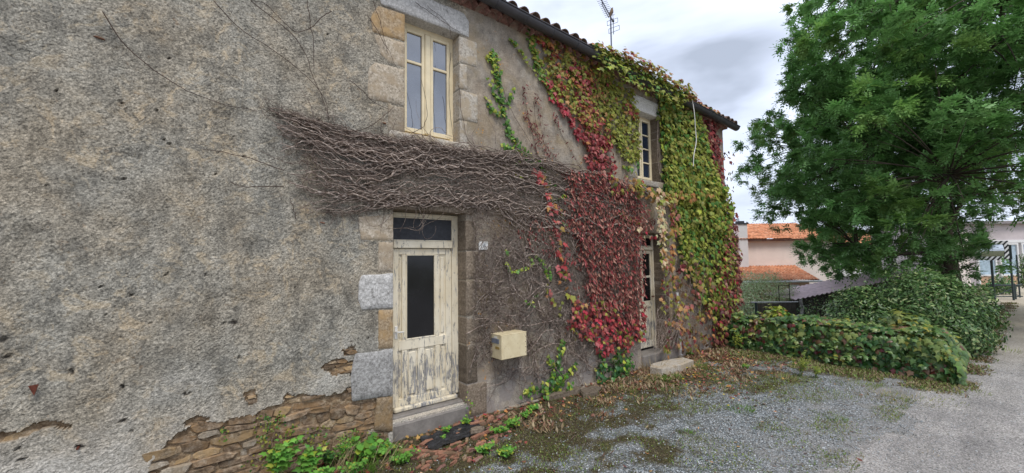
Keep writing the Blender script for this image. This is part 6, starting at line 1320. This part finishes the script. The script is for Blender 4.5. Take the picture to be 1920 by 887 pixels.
while n < 85:
    x, y = R_.uniform(min(pxs), max(pxs)), R_.uniform(min(pys), max(pys))
    if not inpoly(np.array([x]), np.array([y]), PB)[0]: continue
    a0 = .5+R_.gauss(0, .4); L_, w_ = R_.uniform(.025, .08), R_.uniform(.010, .028); ca, sa = math.cos(a0), math.sin(a0); Q = [(x+dx*L_*ca-dy*w_*sa, y+dx*L_*sa+dy*w_*ca) for dx, dy in ((-1, -.6), (-.2, -1), (.9, -.7), (1, .5), (.1, 1), (-.8, .8))]
    mt = R_.choice(('broken', 'broken', 'schist', 'terracotta')); block('tile_fragment', {'broken': 'bright orange tile fragment on the soil before the first door', 'schist': 'muddy brown stone flake on the soil before the first door', 'terracotta': 'dull dark red tile fragment on the soil before the first door'}[mt], 'tile fragment', Q, R_.uniform(.01, .03), mt, group='broken fragments before the first door'); n += 1
for (x, y, L_, a0) in ((1.80, -.36, .16, -.8), (1.94, -.46, .2, -.9), (2.07, -.6, .18, -.85), (2.75, -.25, .10, -.3), (2.05, -.30, .08, .2), (2.60, -.5, .09, .1)):
    ca, sa = math.cos(a0), math.sin(a0); block('terracotta_piece', 'long orange terracotta piece beside the first door step', 'tile fragment', [(x+dx*L_*ca-dy*.03*sa, y+dx*L_*sa+dy*.03*ca) for dx, dy in ((-1, -.8), (0, -1), (1, -.7), (1, .8), (0, 1), (-1, .7))], .035, 'broken', group='long terracotta pieces beside the first door step')
# black sheeting
xs_ = np.linspace(0, 1, 26); Xs, Ys = np.meshgrid(xs_, xs_); px_ = 1.98+Xs*.75+.06*fbm(Ys*4, Xs*2, 3.); py_ = -.17-Ys*.30-.04*fbm(Xs*5, Ys*2, 4.)+.05*Xs; pz_ = .012+.05*fbm(Xs*9, Ys*7, 5.)**2
i = (np.arange(25)[:, None]*26+np.arange(25)[None]); t = obj('plastic_sheet', mesh('plastic_sheet', np.stack([px_, py_, pz_+gz(px_, py_)], -1).reshape(-1, 3), np.stack([i, i+1, i+27, i+26], -1).reshape(-1, 4), smooth=True, mat=MAT['plastic']), label='crumpled black plastic sheeting on the soil before first door step', cat='plastic sheet')
# fallen leaves, twigs, gravel grains, moss and small herbs: countless
def scatter(name, label, n, fx, mats_, kind, size, mat='dry_leaf', flat=1.0):
    L = Leaves(); k = 0
    while k < n:
        x, y = fx(); z = gzf_fast(x, y); L.add((x, y, z+R_.uniform(.004, .02)), (R_.gauss(0, .35), R_.gauss(0, .35), flat), (R_.gauss(0, 1), R_.gauss(0, 1), R_.gauss(0, .2)), size*R_.uniform(.5, 1.2), pick(mats_), kind); k += 1
    L.build(None, mat, 0, mass=name); o = bpy.data.objects[name]; o['label'] = label; o['category'] = name.replace('_', ' '); return o
GZX = np.arange(-2, 16, .1); GZY = np.arange(-6, .4, .1); GZT = gz(*np.meshgrid(GZX, GZY))
def gzf_fast(x, y): return float(GZT[min(len(GZY)-1, max(0, int((y+6)*10))), min(len(GZX)-1, max(0, int((x+2)*10)))])
def nearwall(): return R_.uniform(.2, 9.8), -.05-abs(R_.gauss(0, .38))
def farcorner(): return R_.uniform(6, 9.9), -.05-abs(R_.gauss(0, .75))
Leaves._b = Leaves.build
def build0(s, parent, mat, single=300, palette=None, name='leaf', mass='leaf_mass'):
    if parent is None:
        e = thing('tmp_e', 'x', 'x'); n0 = set(bpy.data.objects); s._b(e, mat, 0, None, name, mass)
        for o in set(bpy.data.objects)-n0: o.parent = None; o['kind'] = 'stuff'
        bpy.data.objects.remove(e)
    else: s._b(parent, mat, single, palette, name, mass)
Leaves.build = build0
scatter('leaf_litter', 'fallen brown, orange and red leaves scattered along the wall foot', 1500, nearwall, [('dry', 4), ('orange', 3), ('brown', 4), ('red', 1), ('cream', .6)], 'maple', .055)
scatter('leaf_scatter', 'drifted red and tan leaves near the far corner', 1600, farcorner, [('dry', 5), ('orange', 3), ('brown', 5), ('dred', 2)], 'maple', .06)
def yard(): return R_.uniform(1.5, 9.5), -3.3*R_.random()**.8-.1
scatter('stray_leaves', 'stray dry leaves over the gravel yard', 220, yard, [('orange', 3), ('brown', 3), ('dry', 2)], 'dry', .05)
# gravel grains near the camera
def pebbles(name, label, n, box, s0, s1, cols, mat, seed, fdens):
    rg = np.random.default_rng(seed); X = rg.uniform(box[0], box[1], n); Y = rg.uniform(box[2], box[3], n); ok = fdens(X, Y) > rg.random(n); X, Y = X[ok], Y[ok]; m = len(X); Z = gz(X, Y); sz = s0+(s1-s0)*rg.random(m)**3
    base = np.array([(1, 0, 0), (.3, .9, 0), (-.8, .6, 0), (-.8, -.6, 0), (.3, -.9, 0), (0, 0, .75), (.1, .1, -.5)]); a = rg.uniform(0, 6.28, m); V = base[None]*sz[:, None, None]*rg.uniform(.6, 1.3, (m, 7, 1)); ca, sa = np.cos(a)[:, None], np.sin(a)[:, None]
    V = np.stack([V[..., 0]*ca-V[..., 1]*sa*.8+X[:, None], V[..., 0]*sa+V[..., 1]*ca*.8+Y[:, None], V[..., 2]+Z[:, None]+sz[:, None]*.25+(.006 if box[2] < -3.6 else 0)], -1)
    T = np.array([(0, 1, 5), (1, 2, 5), (2, 3, 5), (3, 4, 5), (4, 0, 5)]); Fq = (T[None]+(np.arange(m)*7)[:, None, None]).reshape(-1, 3); c = np.array(cols)[rg.integers(0, len(cols), m)]*rg.uniform(.7, 1.3, (m, 1))
    o = obj(name, mesh(name, V.reshape(-1, 3), Fq, cols=np.repeat(c, 7, 0), mat=MAT[mat]), kind='stuff'); o['label'] = label; o['category'] = 'gravel'; return o
m, t, p = newmat('pebble', .85, .25); g = G(t); t.links.new(g.attr('Col'), p.inputs['Base Color']); MAT['pebble'] = m
GC = [(.25, .28, .295), (.34, .375, .39), (.15, .165, .17), (.50, .52, .53), (.28, .26, .22), (.08, .085, .08)]
pebbles('gravel', 'blue grey gravel over the yard', 46000, (1.0, 8.0, -3.6, -.3), .004, .012, GC, 'pebble', 3, lambda x, y: np.clip(1.02-moss(x, y)*.85, 0.05, 1))
pebbles('road_grit', 'loose grit along the edge of the worn road', 16000, (3.0, 12.0, -5.2, -3.1), .003, .010, GC+[(.38, .35, .31)], 'pebble', 4, lambda x, y: np.clip(1.2-(-y-3.1)*.6, .2, 1))
# ground-hugging herbs and moss
def herbs(name, label, n, size, cols, seed, dens, box):
    rg = np.random.default_rng(seed); X = rg.uniform(box[0], box[1], n); Y = rg.uniform(box[2], box[3], n); ok = dens(X, Y) > rg.random(n); X, Y = X[ok], Y[ok]; m = len(X); Z = gz(X, Y); a = rg.uniform(0, 6.28, m); sz = size*rg.uniform(.5, 1.4, m)
    D = np.stack([np.cos(a), np.sin(a), rg.uniform(.2, 1.6, m)], -1); D /= np.linalg.norm(D, axis=1)[:, None]; Sd = np.stack([-np.sin(a), np.cos(a), 0*a], -1); P = np.stack([X, Y, Z], -1); s_ = sz[:, None]
    V = np.stack([P, P+(D*.5+Sd*.16)*s_, P+D*s_, P+(D*.5-Sd*.16)*s_], 1).reshape(-1, 3); c = np.array(cols)[rg.integers(0, len(cols), m)]*rg.uniform(.7, 1.25, (m, 1))
    o = obj(name, mesh(name, V, np.arange(len(V)).reshape(-1, 4), cols=np.repeat(c, 4, 0), mat=MAT['leaf']), kind='stuff'); o['label'] = label; o['category'] = 'ground cover'; return o
patch = lambda x, y: np.clip((fbm(x*2.0, y*2.4, 6., 5)-.47)*5, 0, 1)
herbs('moss_and_herbs', 'patchy moss and tiny herbs on the damp soil by the wall', 90000, .022, [(.12, .13, .03), (.16, .15, .05), (.09, .08, .03), (.13, .2, .035), (.2, .16, .08)], 5, lambda x, y: moss(x, y)*np.clip((fbm(x*4, y*4, 1.)-.3)*4, 0, 1)*.9, (.3, 10, -3.0, -.02))
herbs('creeping_herbs', 'creeping green herbs in patches over the gravel', 90000, .026, [(.15, .24, .04), (.22, .26, .06), (.2, .17, .08)], 6, lambda x, y: patch(x, y)*(.45+.55*(x > 5)), (1.2, 10, -3.4, -.6))
herbs('verge_grass', 'short grass at the foot of the garden wall and verge', 50000, .05, [(.16, .24, .05), (.24, .26, .08), (.3, .24, .12), (.2, .13, .08)], 7, lambda x, y: np.clip(1.1-np.abs(x-9.3)/.7, 0, 1)*np.clip((fbm(x*3, y*3, 9.)-.32)*5, 0, 1)*np.clip((y+3.95+.5*(fbm(x*2, y*2, 3.)-.5))/.5, 0, 1), (8.3, 9.75, -3.9, -.2))
herbs('lane_verge', 'ragged grass between the laurel bushes and the lane', 60000, .07, [(.14, .20, .045), (.22, .2, .08), (.26, .18, .1), (.2, .13, .08)], 8, lambda x, y: np.clip(1.0-np.abs(y+3.72)/.26, 0, 1)*np.clip((fbm(x*2, y*2, 9.)-.38)*4, 0, 1), (10.3, 26, -4.5, -3.0))
herbs('garden_growth', 'rough green growth covering the garden slope behind the wall', 45000, .15, [(.07, .14, .03), (.1, .18, .04), (.05, .09, .025)], 9, lambda x, y: np.clip((fbm(x*1., y*1., 9.)-.2)*4, 0, 1), (10.2, 24, -3.6, 6))
herbs('dry_straw', 'flattened dry straw and dead stems along the wall foot and gravel edge', 16000, .075, [(.40, .31, .18), (.30, .22, .12), (.24, .13, .08)], 12, lambda x, y: np.clip((fbm(x*2.4, y*3, 44.)-.46)*6, 0, 1)*np.clip(1.5+y/1.2, 0, 1), (3.2, 9.8, -2.2, -.03))
# twigs on the ground
TW = []
for q in range(160):
    x, y = yard(); a = R_.uniform(0, 3.1); L_ = R_.uniform(.04, .2); z = gzf_fast(x, y)+.012; TW.append((np.array([(x, y, z), (x+L_*.5*math.cos(a), y+L_*.5*math.sin(a)+.01, z+.01), (x+L_*math.cos(a), y+L_*math.sin(a), z)]), np.array([.003, .0025, .0012])))
V, Fq = tubes(TW, 4); o = obj('fallen_twigs', mesh('fallen_twigs', V, Fq, mat=MAT['twig']), kind='stuff'); o['label'] = 'thin dry twigs lying about on the gravel'; o['category'] = 'twigs'
